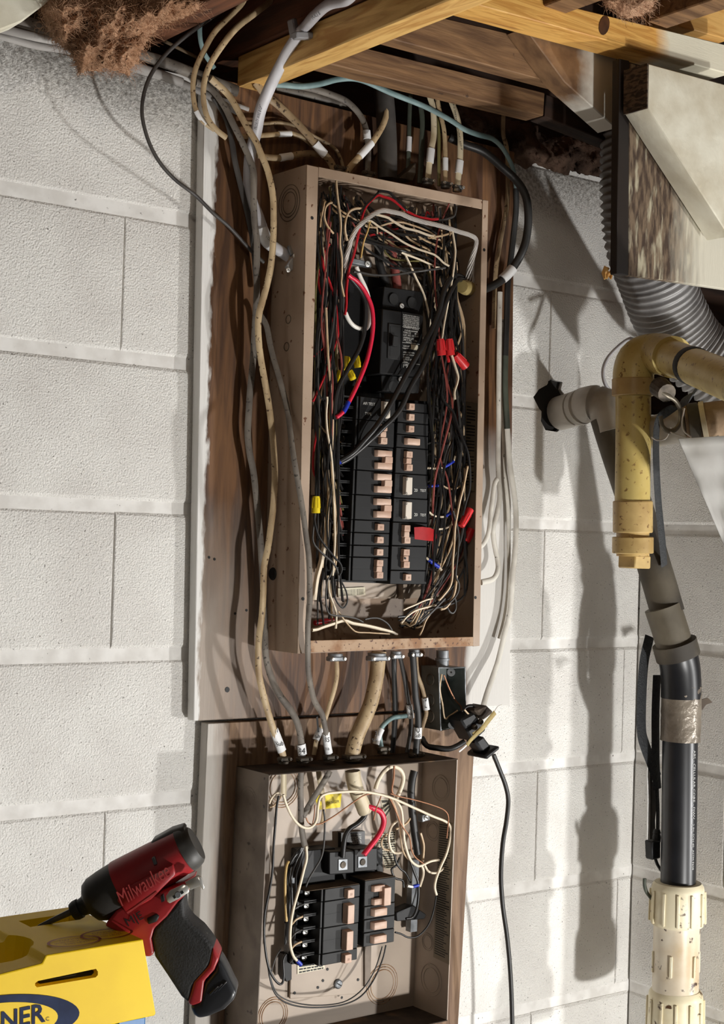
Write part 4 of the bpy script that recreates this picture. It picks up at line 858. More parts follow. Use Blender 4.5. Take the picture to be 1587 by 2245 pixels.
# ---------------------------------------------------------------- cables along the wall top, left
for i, (pts, w_, m_, lb_) in enumerate((
  ([(-20,20),(20,38),(79,56),(130,68),(200,85),(300,118),(360,137),(420,160),(520,200)], 28, mNMgray, 'fat dusty grey cable along the wall top, uppermost of the bundle at left'),
  ([(-20,58),(20,67),(79,81),(130,91),(200,108),(300,145),(400,180)], 20, mGreyC, 'pale grey cable along the wall top, second in the bundle at left'),
  ([(-20,74),(20,84),(79,100),(145,110),(200,122),(300,152),(420,192),(520,245)], 17, mGreyC, 'pale grey cable along the wall top, lowest in the bundle at left'),
  ([(300,143),(360,160),(420,188),(480,215),(545,240)], 10, mGreyC, 'narrow pale cable right of the pink insulation, running to the plywood board'),
  ([(330,75),(380,100),(430,125),(460,140)], 8, mNMtan2, 'thin brown cable in the dark above the grey bundle, right of the insulation'),
  ([(450,0),(438,60),(445,110),(470,150)], 12, mTeal, 'dusty teal cable behind the two looping tan cables'))):
    cable('grey_cable' if i < 4 else 'old_cable', pts, w_, m_, (-.035,-.045,-.04,-.03,.02,-.03)[i], lb_, 'cable', flat=.6)
# ================================================================ WIRES IN THE UPPER PANEL
def wire(pts, w, mat, label, Y=-.09, nm=None, group=None, n=6, cat='wire', step=0.007):
    return cable(nm or mat.name.replace('_insulation',''), pts, w, mat, Y, label, cat, n=n, group=group, step=step)
R1 = [(960,480),(946,481),(934,479),(916,475),(897,466),(882,456),(871,446),(856,436),(840,431),(828,428),(811,442),(801,456),(795,471),(790,493),(786,511),(781,534),(775,560),(765,590),(761,618),(759,640),(759,667),(756,690)]
wire(R1, 6.5, wRed, 'red wire arching over the bare stranded cable at the top of the upper panel', -.098)
wire([(722,535),(717,543),(708,557),(707,572),(710,590),(721,615),(728,636),(734,656),(737,678),(741,725),(739,742),(732,763),(723,790),(712,822),(701,848),(686,880)], 6, wRed, 'long red wire bowing down the left gutter of the upper panel', -.092)
wire([(698,590),(698,604),(699,625),(706,652),(717,676),(728,700),(734,715)], 5.5, wRed, 'short red wire close behind the left lip of the upper panel', -.085)
wire([(688,782),(698,772),(707,765),(715,758)], 4, wRed, 'tiny red wire end poking out by the left lip, mid height', -.09)
wire([(699,892),(698,915),(694,950),(688,985),(686,1020),(689,1040),(697,1052)], 5.5, wRed, 'red wire hanging beside the left lip above the yellow wire nut', -.08)
wire([(795,521),(816,515),(850,507),(872,502)], 6, wRed, 'red wire lying level below the bare stranded cable', -.075)
wire([(941,470),(936,464),(933,474),(928,480)], 4, wRed, 'stubby red wire under a cable end at the top right of the upper panel', -.08)
c = wire([(764,603),(770,608),(782,616),(797,634),(810,659),(816,680),(818,707),(816,735),(811,763),(803,794),(790,828),(778,855),(767,877),(757,896),(747,908),(737,915)], 9.5, wRed2, 'thick bright red wire bowing past the main breaker', -.104, n=10)
sleeve('blue_tape_band', ((764,881),(757,896),(752,904)), 9.5, wBlue, -.104, c, 1.0, 1.16, 'blue tape band')
wire([(781,585),(790,608),(800,629),(807,650),(811,680),(809,707),(803,720),(792,721),(780,717),(771,710),(763,699),(757,685)], 9.5, wWhite, 'thick white wire curling into a hook beside the thick red one', -.094, n=10)
wire([(766,608),(778,622),(789,636),(799,656),(802,684),(800,714),(796,739),(786,767),(774,789),(760,814),(747,837),(739,859),(735,887),(733,920)], 10.5, wBlk, 'thick black wire bowing inside the thick red one', -.100, n=10)
# bare stranded neutral: a bundle of separate strands
BS2 = [(1030,625,-.07),(1030,600,-.08),(1036,565,-.09),(1043,540,-.098),(1043,524,-.1),(1029,515,-.1),(1006,508,-.1),(979,499,-.1),(953,492,-.1),(926,486,-.1),(900,478,-.1),(880,469,-.1),(858,464,-.1),(841,461,-.1),(825,466,-.1),(809,476,-.1),(796,487,-.1),(783,500,-.098),(776,512,-.097),(769,527,-.096),(766,541,-.095),(761,557,-.094),(758,575,-.092),(752,598,-.09)]
cp = spline(path(BS2, -.1), 0.004); tg = np.gradient(cp, axis=0); tg /= np.linalg.norm(tg, axis=1)[:,None]
u_ = np.cross(tg, (0,-1.,0)); u_ /= np.linalg.norm(u_, axis=1)[:,None]; v_ = np.cross(tg, u_)
ss = np.cumsum(np.r_[0, np.linalg.norm(np.diff(cp, axis=0), axis=1)])
sn = thing('stranded_cable', 'bare silvery stranded cable arching across the top of the upper panel', 'cable', P(1040,520,-.1))
for k in range(9):
    a = 2*math.pi*k/8; rr = 0.0020 if k < 8 else 0.0; rf = rr*(1+2.2*np.clip((0.06-ss)/0.06, 0, 1))
    tw = a + ss*70
    MB().tube(cp+u_*(rf*np.cos(tw))[:,None]*1.25+v_*(rf*np.sin(tw))[:,None], 0.00115, 6).build('strand', mAl, sn, smooth=True)
# the two black service cables
A2 = [(1024,617,-.06),(1010,606,-.075),(997,604,-.09),(985,614,-.1),(972,640,-.106),(963,678,-.108),(947,720,-.108),(929,753,-.108),(900,804,-.108),(868,864,-.108),(850,896,-.108),(839,914,-.107),(821,940,-.106),(799,965,-.102),(775,992,-.095),(750,1008,-.085),(738,1015,-.08)]
B2 = [(1026,622,-.06),(1014,614,-.078),(1002,614,-.092),(992,630,-.1),(980,655,-.106),(966,692,-.108),(947,745,-.108),(929,797,-.108),(900,848,-.108),(881,890,-.107),(863,915,-.106),(840,937,-.105),(815,962,-.1),(790,985,-.09),(765,1005,-.08),(748,1014,-.075)]
c = wire(A2, 12, wBlk, 'upper of two thick black cables sweeping diagonally over the breakers', n=12, nm='black_service_wire'); sleeve('blue_tape_band', ((747,1010,-.084),(741,1013,-.081)), 12, wBlue, -.08, c, 1, 1.1)
wire(B2, 12, wBlk, 'lower of two thick black cables sweeping diagonally over the breakers', n=12, nm='black_service_wire')
bs = MB(); bs.lathe(P(1030,633,-.07), P(1012,628,-.085), [(0,.011),(.5,.012),(1,.010)], 16); tag(bs.build('cable_bushing', mStrapTan, smooth=True, angle=40), 'tan bushing where the black cable enters the right side of the upper panel', 'bushing')
# tan and cream wires that stand out
L_t = [
 ([(738,388),(737,398),(740,433),(745,468),(747,496),(745,534),(749,565),(749,604),(748,622),(754,651)],5.5,wTan,-.1,'long tan wire dropping from the top left corner of the upper panel'),
 ([(728,444),(720,447),(713,457),(711,477),(718,496),(731,512)],5,wTan,-.098,'tan wire bent in a half loop at the top left of the upper panel'),
 ([(712,440),(708,460),(703,482),(702,498)],4.5,wTan,-.09,'short tan wire between the left lip and the half loop'),
 ([(800,459),(795,458),(781,457),(767,463),(759,477),(756,496),(757,512),(761,528)],6,wTan,-.096,'tan wire hooking over left of the red arch, upper panel'),
 ([(812,486),(809,492),(806,506),(797,531),(791,565)],4.5,wYel,-.094,'yellowed wire dropping to the neutral lug in the upper panel'),
 ([(806,484),(814,485),(831,497),(856,512),(886,532),(916,546),(953,559),(972,576),(984,583)],5,wCrm,-.094,'cream wire slanting right below the bare stranded cable'),
 ([(815,468),(832,472),(850,477),(862,485),(886,499),(913,506),(940,516),(950,518)],6,wCrm,-.09,'cream wire just under the bare stranded cable, thicker than its neighbours'),
 ([(942,521),(956,519),(972,516),(992,510)],5,wTan,-.09,'tan wire end lifting toward the right top corner of the panel'),
 ([(991,505),(993,514),(996,532),(998,552),(995,585),(991,612),(986,640),(979,679),(973,712),(969,742)],5,wCrm,-.1,'cream wire running down to the red wire nuts'),
 ([(880,553),(888,557),(920,569),(953,584),(970,589)],5,wCrm,-.088,'cream wire slanting right, lowest of those under the bare cable'),
 ([(886,552),(889,560),(900,583),(910,606),(926,638),(933,659),(940,690),(944,720)],5,wCrm,-.085,'cream wire curving down beside the main breaker on its right'),
 ([(990,779),(998,804),(1004,826),(1001,843),(996,859),(997,876)],6,wCrm,-.1,'cream wire with a kink hanging below the red wire nuts'),
 ([(1025,1022),(1023,1030),(1016,1066),(1008,1098),(1002,1128),(997,1158),(995,1196),(992,1233),(991,1265),(986,1286),(973,1304),(962,1316)],6,wTan,-.1,'long tan wire down the right gutter of the upper panel'),
 ([(1001,1262),(1000,1275),(997,1296),(990,1315),(978,1332),(966,1336)],5.5,wTan,-.098,'tan wire hooking left at the bottom right of the upper panel'),
 ([(717,870),(717,880),(715,907),(717,944),(725,991),(729,1034),(731,1080),(733,1134),(734,1179),(733,1206),(731,1241),(729,1262)],5.5,wCrm,-.1,'long cream wire down the left gutter, beside the breaker terminals'),
 ([(724,880),(723,905),(722,945),(721,985)],4.5,wYel,-.09,'yellowed wire behind the long cream one, upper left gutter'),
 ([(718,1030),(719,1042),(720,1094),(717,1147),(717,1189),(716,1200)],7,wTan,-.095,'wide tan wire beside the yellow wire nut, left gutter'),
 ([(712,1195),(708,1210),(703,1235),(695,1264),(691,1290),(688,1315)],13,wCrm,-.09,'thick cream wire slanting behind the grey cable at the lower left lip'),
 ([(718,1262),(720,1273),(722,1299),(730,1322),(736,1340),(737,1360),(736,1378)],5.5,wCrm,-.092,'cream wire bending down to the bottom left of the upper panel'),
 ([(684,1381),(696,1379),(709,1374),(731,1367),(754,1360),(773,1366),(807,1372),(854,1384),(870,1392)],8.5,wCrm,-.09,'thick cream wire lying across the bottom of the upper panel'),
 ([(742,1340),(748,1350),(761,1367),(773,1380),(784,1386),(807,1387),(854,1390)],3.5,wTan,-.095,'thin tan wire looping under the thick cream one at the panel bottom'),
 ([(800,1358),(815,1355),(831,1356),(848,1366),(858,1380),(862,1392)],4,wGry,-.09,'grey wire arching over the panel bottom'),
 ([(955,1325),(953,1327),(933,1332),(910,1339),(892,1352),(880,1366)],5,wCrm,-.09,'cream wire sweeping left at the foot of the right gutter, lower of two'),
 ([(948,1312),(932,1316),(910,1326),(893,1333),(884,1338)],4.5,wCrm,-.088,'cream wire sweeping left at the foot of the right gutter, upper of two'),
 ([(952,1337),(949,1339),(940,1350),(932,1363),(926,1380),(919,1394)],4.5,wTan,-.096,'tan wire end pointing down to the bottom flange, right of centre'),
 ([(975,1312),(958,1330),(941,1347),(928,1358),(917,1368)],6,wGry,-.096,'grey wire end pointing down left at the panel bottom'),
 ([(996,1308),(999,1320),(999,1334),(993,1344),(985,1341),(980,1330)],5,wGry,-.085,'grey wire loop hanging at the bottom right corner of the upper panel'),
 ([(971,820),(970,845),(968,866),(977,884),(993,902),(1002,930),(1014,963),(1025,992),(1030,1034),(1029,1072),(1020,1105),(1014,1130)],6,wBlk,-.102,'thick black wire bulging toward the right lip, right gutter'),
 ([(993,1120),(1005,1170),(1003,1220),(999,1262),(1006,1280),(1003,1300),(990,1318),(972,1330)],4.5,wGry,-.1,'grey wire beside the long tan one, right gutter'),
 ([(689,1126),(690,1145),(697,1172),(710,1193),(722,1208),(735,1224),(746,1236),(749,1250),(744,1262)],5,wBlk,-.104,'black wire from the yellow nut at the left lip, front one of the pair'),
 ([(691,1126),(688,1150),(686,1187),(703,1210),(720,1225),(734,1239),(741,1258),(742,1275)],5,wGry,-.102,'grey black wire from the yellow nut at the left lip, rear one of the pair'),
 ([(728,1250),(725,1260),(717,1276),(714,1311),(717,1337),(726,1348),(754,1351),(780,1356),(796,1364)],4,wGry,-.1,'grey wire looping wide at the bottom left of the upper panel'),
 ([(744,1262),(746,1270),(759,1297),(761,1320),(752,1333),(740,1322),(733,1305),(730,1276),(732,1250)],4,wBlk,-.1,'black wire curled in a narrow loop at the bottom left of the panel'),
 ([(775,596),(788,597),(820,603),(860,603),(900,597),(939,592),(976,587)],5,wGry,-.096,'dark wire stretched level above the main breaker'),
 ([(790,525),(810,532),(860,544),(900,555),(934,564),(968,585)],5.5,wBlk,-.09,'black wire slanting right under the level red one'),
 ([(960,483),(972,482),(984,479),(995,474),(999,463),(1000,452)],5,wGry,-.088,'dark wire curving up to the top right corner of the panel'),
 ([(829,420),(845,419),(856,424),(868,437),(884,452),(893,462)],6,wBlk,-.1,'black wire crossing over the red arch at its crown'),
 ([(790,470),(800,452),(815,437),(829,422)],5,wBlk,-.099,'black wire running up beside the red arch to its crown'),
]
for pts, w_, m_, Y_, lb_ in L_t: wire(pts, w_, m_, lb_, Y_)
cable('cable_end', [(690,1366,-.05),(710,1362,-.05),(730,1359,-.05)], 12, wRed, -.05, 'dull red cable end in the shadow at the panel bottom left', 'cable')
# wire nuts
def nut(a, b_, w, mat, label, Y=-.1, fins=True):
    p0, p1 = P(*a, Y), P(*b_, Y); r = w/2/scl(p0); t = (p1-p0)/np.linalg.norm(p1-p0)
    o = MB().lathe(p0, p1, [(0,r*.80),(.06,r*.84),(.72,r*1.0),(.80,r*1.02),(.98,r*1.02),(1,r*.9)], 18).build('wire_nut', mat, smooth=True, angle=35); tag(o, label, 'wire nut')
    u = np.cross(t, (0,1.,0)); u /= np.linalg.norm(u); v = np.cross(t, u)
    for k in range(8):
        a_ = 2*math.pi*k/8; d = u*math.cos(a_)+v*math.sin(a_); s_ = np.cross(t, d)*r*.12; q0 = p0+(p1-p0)*.10+d*r*.80; q1 = p0+(p1-p0)*.70+d*r*.98
        MB().prism([q0-s_, q0+s_, q1+s_, q1-s_], d*r*.12).build('grip_rib', mat, o)
    return o
nut((760,782),(757,812),18,mNutY,'yellow wire nut behind the thick black wire, upper left of a cluster of four',-.088)
nut((781,780),(784,806),15,mNutY,'yellow wire nut behind the thick black wire, upper right of a cluster of four',-.088)
nut((747,813),(741,845),17,mNutY,'yellow wire nut behind the thick black wire, lower left of a cluster of four',-.086)
nut((766,812),(774,832),15,mNutY,'yellow wire nut behind the thick black wire, lower right of a cluster of four',-.086)
nut((693,1088),(692,1125),19,mNutY,'yellow wire nut hanging at the left lip of the upper panel',-.104)
nut((1031,962),(1026,990),9,mNutY,'yellow wire nut half hidden at the right lip of the upper panel',-.07)
nut((965,743),(968,779),20,mNutR,'red wire nut pointing down, left of the pair right of the main breaker',-.104)
nut((984,743),(987,779),20,mNutR,'red wire nut pointing down, right of the pair right of the main breaker',-.104)
nut((998,777),(1021,804),21,mNutR,'dark red wire nut tilted sideways below the upper red pair',-.095)
nut((1011,1154),(1031,1116),17,mNutR,'red wire nut pointing up at the right lip, low in the upper panel',-.1)
nut((1022,1188),(1033,1160),18,mNutR,'red wire nut just below another at the right lip',-.085)
nut((1003,1178),(1008,1142),9,mNutR,'slim red wire nut deeper in, beside the one pointing up',-.07)
nut((981,776),(985,794),10,mNutR,'slim red wire nut hanging under the red pair',-.09)
# red tape tag and blue tape bands
q = [(908,1156,-.098),(926,1155,-.098),(942,1157,-.097),(954,1162,-.090),(957,1172,-.086)]; q2 = [(909,1182,-.098),(926,1184,-.098),(942,1186,-.097),(954,1186,-.090),(957,1178,-.086)]
mb = MB(); top = [P(*v) for v in q]; bo = [P(*v) for v in q2]; n_ = len(q); dd = np.array((0,.0006,0))
mb.add(top+bo+[v+dd for v in top]+[v+dd for v in bo], [(i,i+1,n_+i+1,n_+i) for i in range(n_-1)]+[(2*n_+i+1,2*n_+i,3*n_+i,3*n_+i+1) for i in range(n_-1)]+[(0,n_,3*n_,2*n_),(n_-1,3*n_-1,4*n_-1,2*n_-1)][:1])
tag(mb.build('red_tape_flag', mRedTape, smooth=True, angle=60), 'flag of red tape stuck over a two-pole breaker in the upper panel', 'tape')
def banded(pts, w_, mat, lab, i0, i1, Y=-.085):
    c = wire(pts, w_, mat, lab, Y); s_ = pts[i0:i1]; sleeve('blue_tape_band', s_, w_, wBlue, Y, c, 1, 1.5, 'blue tape band')
banded([(936,1026),(955,1027),(973,1024),(984,1018),(994,1011),(998,1000)],5,wCrm,'cream wire with a blue band leaving the right column, uppermost of four',2,5)
banded([(938,1066),(955,1065),(968,1064),(980,1070),(995,1072),(1008,1066),(1014,1058)],4.5,wTan,'tan wire with a blue band leaving the right column, second of four',0,3)
banded([(940,1122),(950,1130),(964,1133),(976,1132),(984,1127),(990,1122)],5,wCrm,'cream wire with a blue band leaving the right column, third of four',3,6)
banded([(934,1222),(939,1227),(950,1235),(962,1243),(968,1250)],5.5,wCrm,'cream wire with a fat blue band leaving the right column, lowest of four',1,4)
wire([(938,1158),(955,1160),(972,1159),(984,1155),(992,1148)],5,wCrm,'cream wire running level behind the red tape flag',-.08)
# the tangle: one object for every wire
rt = random.Random(21)
def tangle(N, gen, choices, zone):
    for i in range(N):
        x = rt.random(); acc = 0
        for prob, mat, w_, nm, lab in choices:
            acc += prob
            if x <= acc: break
        wire(gen(), w_*rt.uniform(.85,1.1), mat, lab+zone, nm=nm, group=lab+zone, n=5, step=0.012)
def g_left():
    y0, y1 = rt.uniform(400,700), rt.uniform(900,1390); x = rt.uniform(700,748); pts = []; y = y0; Y = rt.uniform(-.098,-.035)
    while y < y1:
        xx = min(max(x, 692+ (0 if y < 900 else 4)), 742 if 860 < y < 1270 else 752); pts.append((xx, y, Y)); y += rt.uniform(70,130); x += rt.uniform(-16,16); Y = min(-.03, max(-.1, Y+rt.uniform(-.012,.012)))
    if rt.random() < .5 and 880 < y < 1270: pts.append((752, y-40+rt.uniform(-10,10), -.07))
    return pts if len(pts) > 2 else [(715,500,-.06),(720,700,-.06),(712,900,-.06)]
def g_right():
    y0, y1 = rt.uniform(430,950), rt.uniform(1000,1330); x = rt.uniform(945,1012); pts = []; y = y0; Y = rt.uniform(-.092,-.035)
    while y < y1:
        lo = 948 if y > 860 else 938; hi = 1018 if y > 700 else 1000
        xx = min(max(x, lo), hi); pts.append((xx, y, Y)); y += rt.uniform(60,120); x += rt.uniform(-24,24); Y = min(-.03, max(-.095, Y+rt.uniform(-.014,.014)))
    if rt.random() < .45: pts += [(930+rt.uniform(-20,10), 1335+rt.uniform(-8,10), -.07),(880+rt.uniform(-10,20), 1362+rt.uniform(-10,16), -.06)]
    return pts if len(pts) > 2 else [(960,600,-.06),(975,800,-.06),(965,1000,-.06)]
def g_top():
    a = rt.uniform(0,1); x0 = rt.uniform(705,800); y0 = 400+(x0-700)*.19+rt.uniform(12,40)
    if a < .45:   # over the top to the right gutter
        y1 = rt.uniform(470,590); return [(x0,y0,rt.uniform(-.09,-.04)),(x0+rt.uniform(20,60),y0+rt.uniform(30,90),rt.uniform(-.09,-.05)),(rt.uniform(840,900),y1,rt.uniform(-.09,-.05)),(rt.uniform(930,985),y1+rt.uniform(10,60),rt.uniform(-.08,-.04)),(rt.uniform(945,1000),y1+rt.uniform(90,190),rt.uniform(-.08,-.04))]
    if a < .75:   # drop from the top into the left gutter
        return [(x0,y0,-.06),(x0+rt.uniform(-14,14),y0+rt.uniform(50,80),rt.uniform(-.09,-.04)),(rt.uniform(705,770),rt.uniform(560,620),rt.uniform(-.09,-.04)),(rt.uniform(700,748),rt.uniform(690,800),rt.uniform(-.09,-.04))]
    x0 = rt.uniform(880,1000); y0 = 404+(x0-700)*.19+12     # drop from the top at the right
    return [(x0,y0,-.06),(x0+rt.uniform(-16,16),y0+rt.uniform(40,70),rt.uniform(-.08,-.04)),(rt.uniform(930,1010),rt.uniform(560,620),rt.uniform(-.08,-.04)),(rt.uniform(945,1010),rt.uniform(680,780),rt.uniform(-.08,-.04))]
ch = [(.62,wBlk,5,'black_wire','thin black wire in the tangle '),(.16,wGry,4.6,'grey_wire','thin grey wire in the tangle '),(.14,wTan,4.6,'tan_wire','thin tan wire in the tangle '),(.04,wRedD,4.6,'red_wire','thin dusty red wire in the tangle '),(.04,wGrn,4.6,'olive_wire','thin olive wire in the tangle ')]
tangle(96, g_left, ch, 'of the left gutter, upper panel')
tangle(78, g_right, ch, 'of the right gutter, upper panel')
tangle(76, g_top, ch, 'across the top of the upper panel')
for i in range(14):
    y = 890+i*27.5; wire([(936,y+rt.uniform(-4,4),-.075),(952,y+rt.uniform(-6,10),-.08),(968+rt.uniform(-4,20),y+rt.uniform(-10,24),-.07)], 4.5, wBlk, 'short black wire leaving a breaker end into the right gutter', nm='black_wire', group='short black wires at the right breaker ends', n=5, step=.01)

# ================================================================ WIRES IN THE LOWER PANEL
l_w = [
 ([(622,1690),(622,1712),(622,1746)],15,mNMwhite,-.07,'flat cream cable stub under the top of the lower panel, leftmost','cable'),
 ([(621,1742),(628,1765),(640,1790),(655,1808),(670,1815),(684,1812),(694,1797),(697,1768),(702,1748),(716,1740),(740,1737),(780,1735),(820,1739),(860,1750),(910,1772),(950,1790),(975,1800),(986,1810),(988,1830),(979,1870),(965,1902),(955,1930),(953,1947),(957,1962)],6,wCrm,-.098,'long cream wire arching right across the whole lower panel','wire'),
 ([(617,1743),(610,1738),(602,1742),(594,1752),(590,1762)],5,wCrm,-.09,'short cream wire bent over the left edge of the lower panel','wire'),
 ([(616,1746),(606,1760),(598,1768),(591,1770)],4,wTan,-.085,'short tan wire by the left edge of the lower panel','wire'),
 ([(611,1745),(607,1765),(604,1800),(600,1850),(597,1910),(590,1955),(581,2000),(579,2050),(585,2105),(596,2138),(610,2156),(619,2155),(622,2138),(621,2105),(627,2092)],5.5,wBlk,-.095,'black wire hanging in a deep loop down the left of the lower panel','wire'),
 ([(660,1690),(659,1725),(660,1790),(661,1815),(666,1845),(671,1862)],16,mNMgray,-.085,'grey cable hanging straight down, lower panel','cable'),
 ([(671,1855),(672,1882),(666,1906),(655,1950),(643,1992),(637,2030),(636,2068),(642,2094),(651,2106),(660,2115)],6.5,wCrm,-.099,'cream wire bowing left past the breaker terminals, blue tape at its end','wire'),
 ([(723,1690),(718,1700),(705,1722),(690,1746),(674,1772),(664,1790)],16,mNMgray,-.06,'grey cable slanting left behind the straight grey one','cable'),
 ([(698,1690),(701,1712),(706,1738),(708,1755)],14,mNMwhite,-.045,'cream cable stub behind the slanting grey cable','cable'),
 ([(706,1745),(710,1768),(707,1798),(704,1806)],10,mNMtan,-.05,'tan cable end in front of the yellow warning label','cable'),
 ([(709,1775),(712,1800),(710,1850),(704,1880),(690,1905),(678,1925),(670,1945)],4.5,wGry,-.075,'dark grey wire curving from the label down to the bus base','wire'),
 ([(773,1690),(775,1710),(782,1735),(792,1758),(801,1780)],34,mNMwhite,-.078,'thick cream feeder cable end inside the lower panel','cable'),
 ([(803,1778),(797,1792),(783,1806),(766,1817),(757,1832),(753,1855),(751,1880)],11.5,wBlk,-.08,'thick black feeder wire to the left lug','wire'),
 ([(806,1768),(818,1772),(833,1779),(841,1795),(838,1815),(827,1835),(811,1856),(797,1874)],12.5,wRed2,-.085,'thick red feeder wire to the right lug','wire'),
 ([(908,1690),(903,1712),(901,1745),(905,1795),(911,1840),(916,1872)],17,mBlkCab,-.07,'black cable hanging down the right of the lower panel','cable'),
 ([(823,1730),(827,1716),(834,1702),(845,1688),(861,1680),(877,1687),(884,1703),(881,1722),(874,1740),(868,1752)],9.5,wCrm,-.085,'stout cream wire bent in an inverted U under the panel top','wire'),
 ([(864,1679),(863,1705),(859,1730),(862,1742)],4.5,mCu,-.097,'crimped bare copper wire hanging inside the cream U','wire'),
 ([(856,1740),(874,1746),(910,1754),(951,1766),(975,1777),(983,1792),(981,1820),(979,1838)],3,mCu,-.1,'bare copper wire arching right above the long cream wire','wire'),
 ([(671,1793),(675,1802),(683,1808),(697,1807),(709,1803),(737,1786),(773,1760),(800,1743),(830,1740),(850,1746),(862,1765),(880,1808),(897,1834),(902,1863),(911,1880),(928,1893)],3.2,mCu,-.093,'long bare copper wire wandering across the lower panel','wire'),
 ([(690,1765),(689,1785),(685,1808)],2.6,mCu,-.09,'short bare copper wire beside the long cream one','wire'),
 ([(836,1744),(831,1757),(825,1772),(819,1798)],3,mCu,-.095,'bare copper wire end in front of the red feeder wire','wire'),
 ([(866,1752),(879,1773),(883,1805),(886,1841),(892,1866),(901,1887),(915,1898),(925,1897),(944,1888),(962,1885)],6,wCrm,-.09,'cream wire dropping to the right bar and turning right','wire'),
 ([(858,1748),(868,1775),(877,1808),(879,1840),(884,1868),(896,1884)],5,wTan,-.085,'tan wire alongside the dropping cream wire','wire'),
 ([(870,1800),(858,1812),(852,1834),(856,1860),(866,1870),(880,1869)],6,wCrm,-.075,'cream wire curled in a big loop right of the red feeder wire','wire'),
 ([(848,1828),(839,1838),(836,1850),(842,1862),(856,1864)],5,wTan,-.065,'tan wire curled in a smaller loop beside the big one','wire'),
 ([(868,1818),(880,1812),(892,1804),(902,1790)],5,wTan,-.07,'tan wire stub reaching up to the black cable','wire'),
 ([(922,1826),(926,1840),(929,1856),(927,1888)],5,wTan,-.08,'tan wire right of the hanging black cable','wire'),
 ([(924,1897),(928,1908),(927,1922),(920,1944)],6,wCrm,-.082,'cream wire end hanging below the right bar','wire'),
 ([(931,1897),(938,1909),(948,1914),(962,1912),(974,1902)],5,wCrm,-.085,'cream wire end curling up toward the side label','wire'),
 ([(864,1872),(869,1892),(878,1905),(890,1915),(900,1935)],5,wBlk,-.07,'black wire crossing behind the right column, upper of two','wire'),
 ([(876,1880),(868,1898),(858,1906),(866,1925),(882,1930),(885,1945)],5,wBlk,-.068,'black wire crossing behind the right column, lower of two','wire'),
 ([(898,1885),(908,1912),(917,1940),(915,1985),(905,2010),(890,2014)],6,wBlk,-.08,'black wire bowing down beside the right bar','wire'),
 ([(866,2044),(880,2048),(894,2055),(912,2054),(928,2042),(942,2022),(952,1990),(956,1965)],4,wBlk,-.085,'black wire swinging from the right column to the long cream wire end','wire'),
 ([(586,2112),(594,2155),(608,2185),(640,2203),(690,2209),(750,2203),(790,2185),(818,2150),(838,2105),(846,2072)],3.5,wBlk,-.07,'thin black wire sagging along the lower panel bottom, outer of two','wire'),
 ([(588,2125),(600,2165),(615,2185),(650,2199),(700,2204),(755,2196),(795,2168),(822,2125),(838,2075)],3,wGry,-.062,'thin dark wire sagging along the lower panel bottom, inner of two','wire'),
 ([(616,2080),(604,2100),(595,2130)],3,wGry,-.06,'thin dark wire slanting from the left bundle to the sagging pair','wire'),
 ([(633,1888),(628,1900),(625,1935),(626,1985),(628,2020)],6,wYel,-.082,'yellowed wire at the left edge of the bundle beside the terminals','wire'),
 ([(893,1942),(905,1944),(918,1940)],6,wWhite,-.08,'white wire end with blue tape at the right bar','wire'),
]
for pts, w_, m_, Y_, lb_, ct in l_w:
    fl_ = .55 if (ct == 'cable' and w_ < 30 and m_ is not mBlkCab) else 1.0
    c = cable('cable' if ct == 'cable' else m_.name.replace('_insulation',''), pts, w_, m_, Y_, lb_, ct, flat=fl_, n=8)
    if 'blue tape at its end' in lb_: sleeve('blue_tape_band', pts[-2:], w_, wBlue, Y_, c, 1, 1.4, 'blue tape band')
    if 'white wire end' in lb_: sleeve('blue_tape_band', pts[1:], w_, wBlue, Y_, c, 1, 1.3, 'blue tape band')
for i in range(12):
    x = 628+rt.uniform(0,22); pts = [(664+rt.uniform(-6,4),1858,-.085),(x+10,1885+rt.uniform(-6,6),-.08),(x,1925,rt.uniform(-.09,-.06)),(x+rt.uniform(-4,4),1990,rt.uniform(-.09,-.06)),(x-4+rt.uniform(-3,3),2040+rt.uniform(-20,40),-.07)]
    wire(pts, 5.5, wBlk, 'black wire of the bundle beside the terminals, left of the lower panel', nm='black_wire', group='black wire bundle left of the lower terminals', n=6)
for i, y in enumerate((1990,2017,2046,2072,2100)):
    m_ = wTan if i in (1,3) else wGry; nm = 'terminal_wire'
    wire([(640-i,y+10,-.075),(650-i,y-1,-.08),(665-i,y-8,-.075)], 5, m_, ('grey','tan','dark','brownish','black')[i]+' wire stub entering a terminal of the lower left column, '+('highest','second','middle','fourth','lowest')[i]+' of five', nm=nm)
# ================================================================ PIPES AT THE RIGHT
def pipe(name, pts, w, mat, Y=-.2, parent=None, label=None, cat=None, n=24, wrinkle=0, ws=None):
    p3 = path(pts, Y); cp = spline(p3, .008)
    if ws: 
        s_ = np.linspace(0,1,len(cp)); r = np.interp(s_, np.linspace(0,1,len(ws)), ws)/2/scl(np.mean(p3,axis=0))
    else: r = w/2/scl(np.mean(p3, axis=0))
    mb = MB(); mb.tube(cp, r, n)
    if wrinkle:
        rr = random.Random(4); v = np.array(mb.v); c_ = np.repeat(cp, n, axis=0); d = v-c_
        ph = [rr.uniform(0,6.28) for _ in range(6)]
        k = 1+wrinkle*(np.sin(v[:,2]*420+d[:,0]*160+ph[0])+np.sin(v[:,2]*260-d[:,0]*300+ph[1])*.8+np.sin(v[:,2]*700+d[:,1]*400+ph[2])*.5)
        mb.v = [tuple(q) for q in c_+d*k[:,None]]
    o = mb.build(name, mat, parent, smooth=True, angle=50); return tag(o, label, cat)
yp = thing('cleanout_pipe', 'yellowed plastic drain pipe with an elbow on top and a square cleanout plug below', 'pipe', P(1388,1245,-.2))
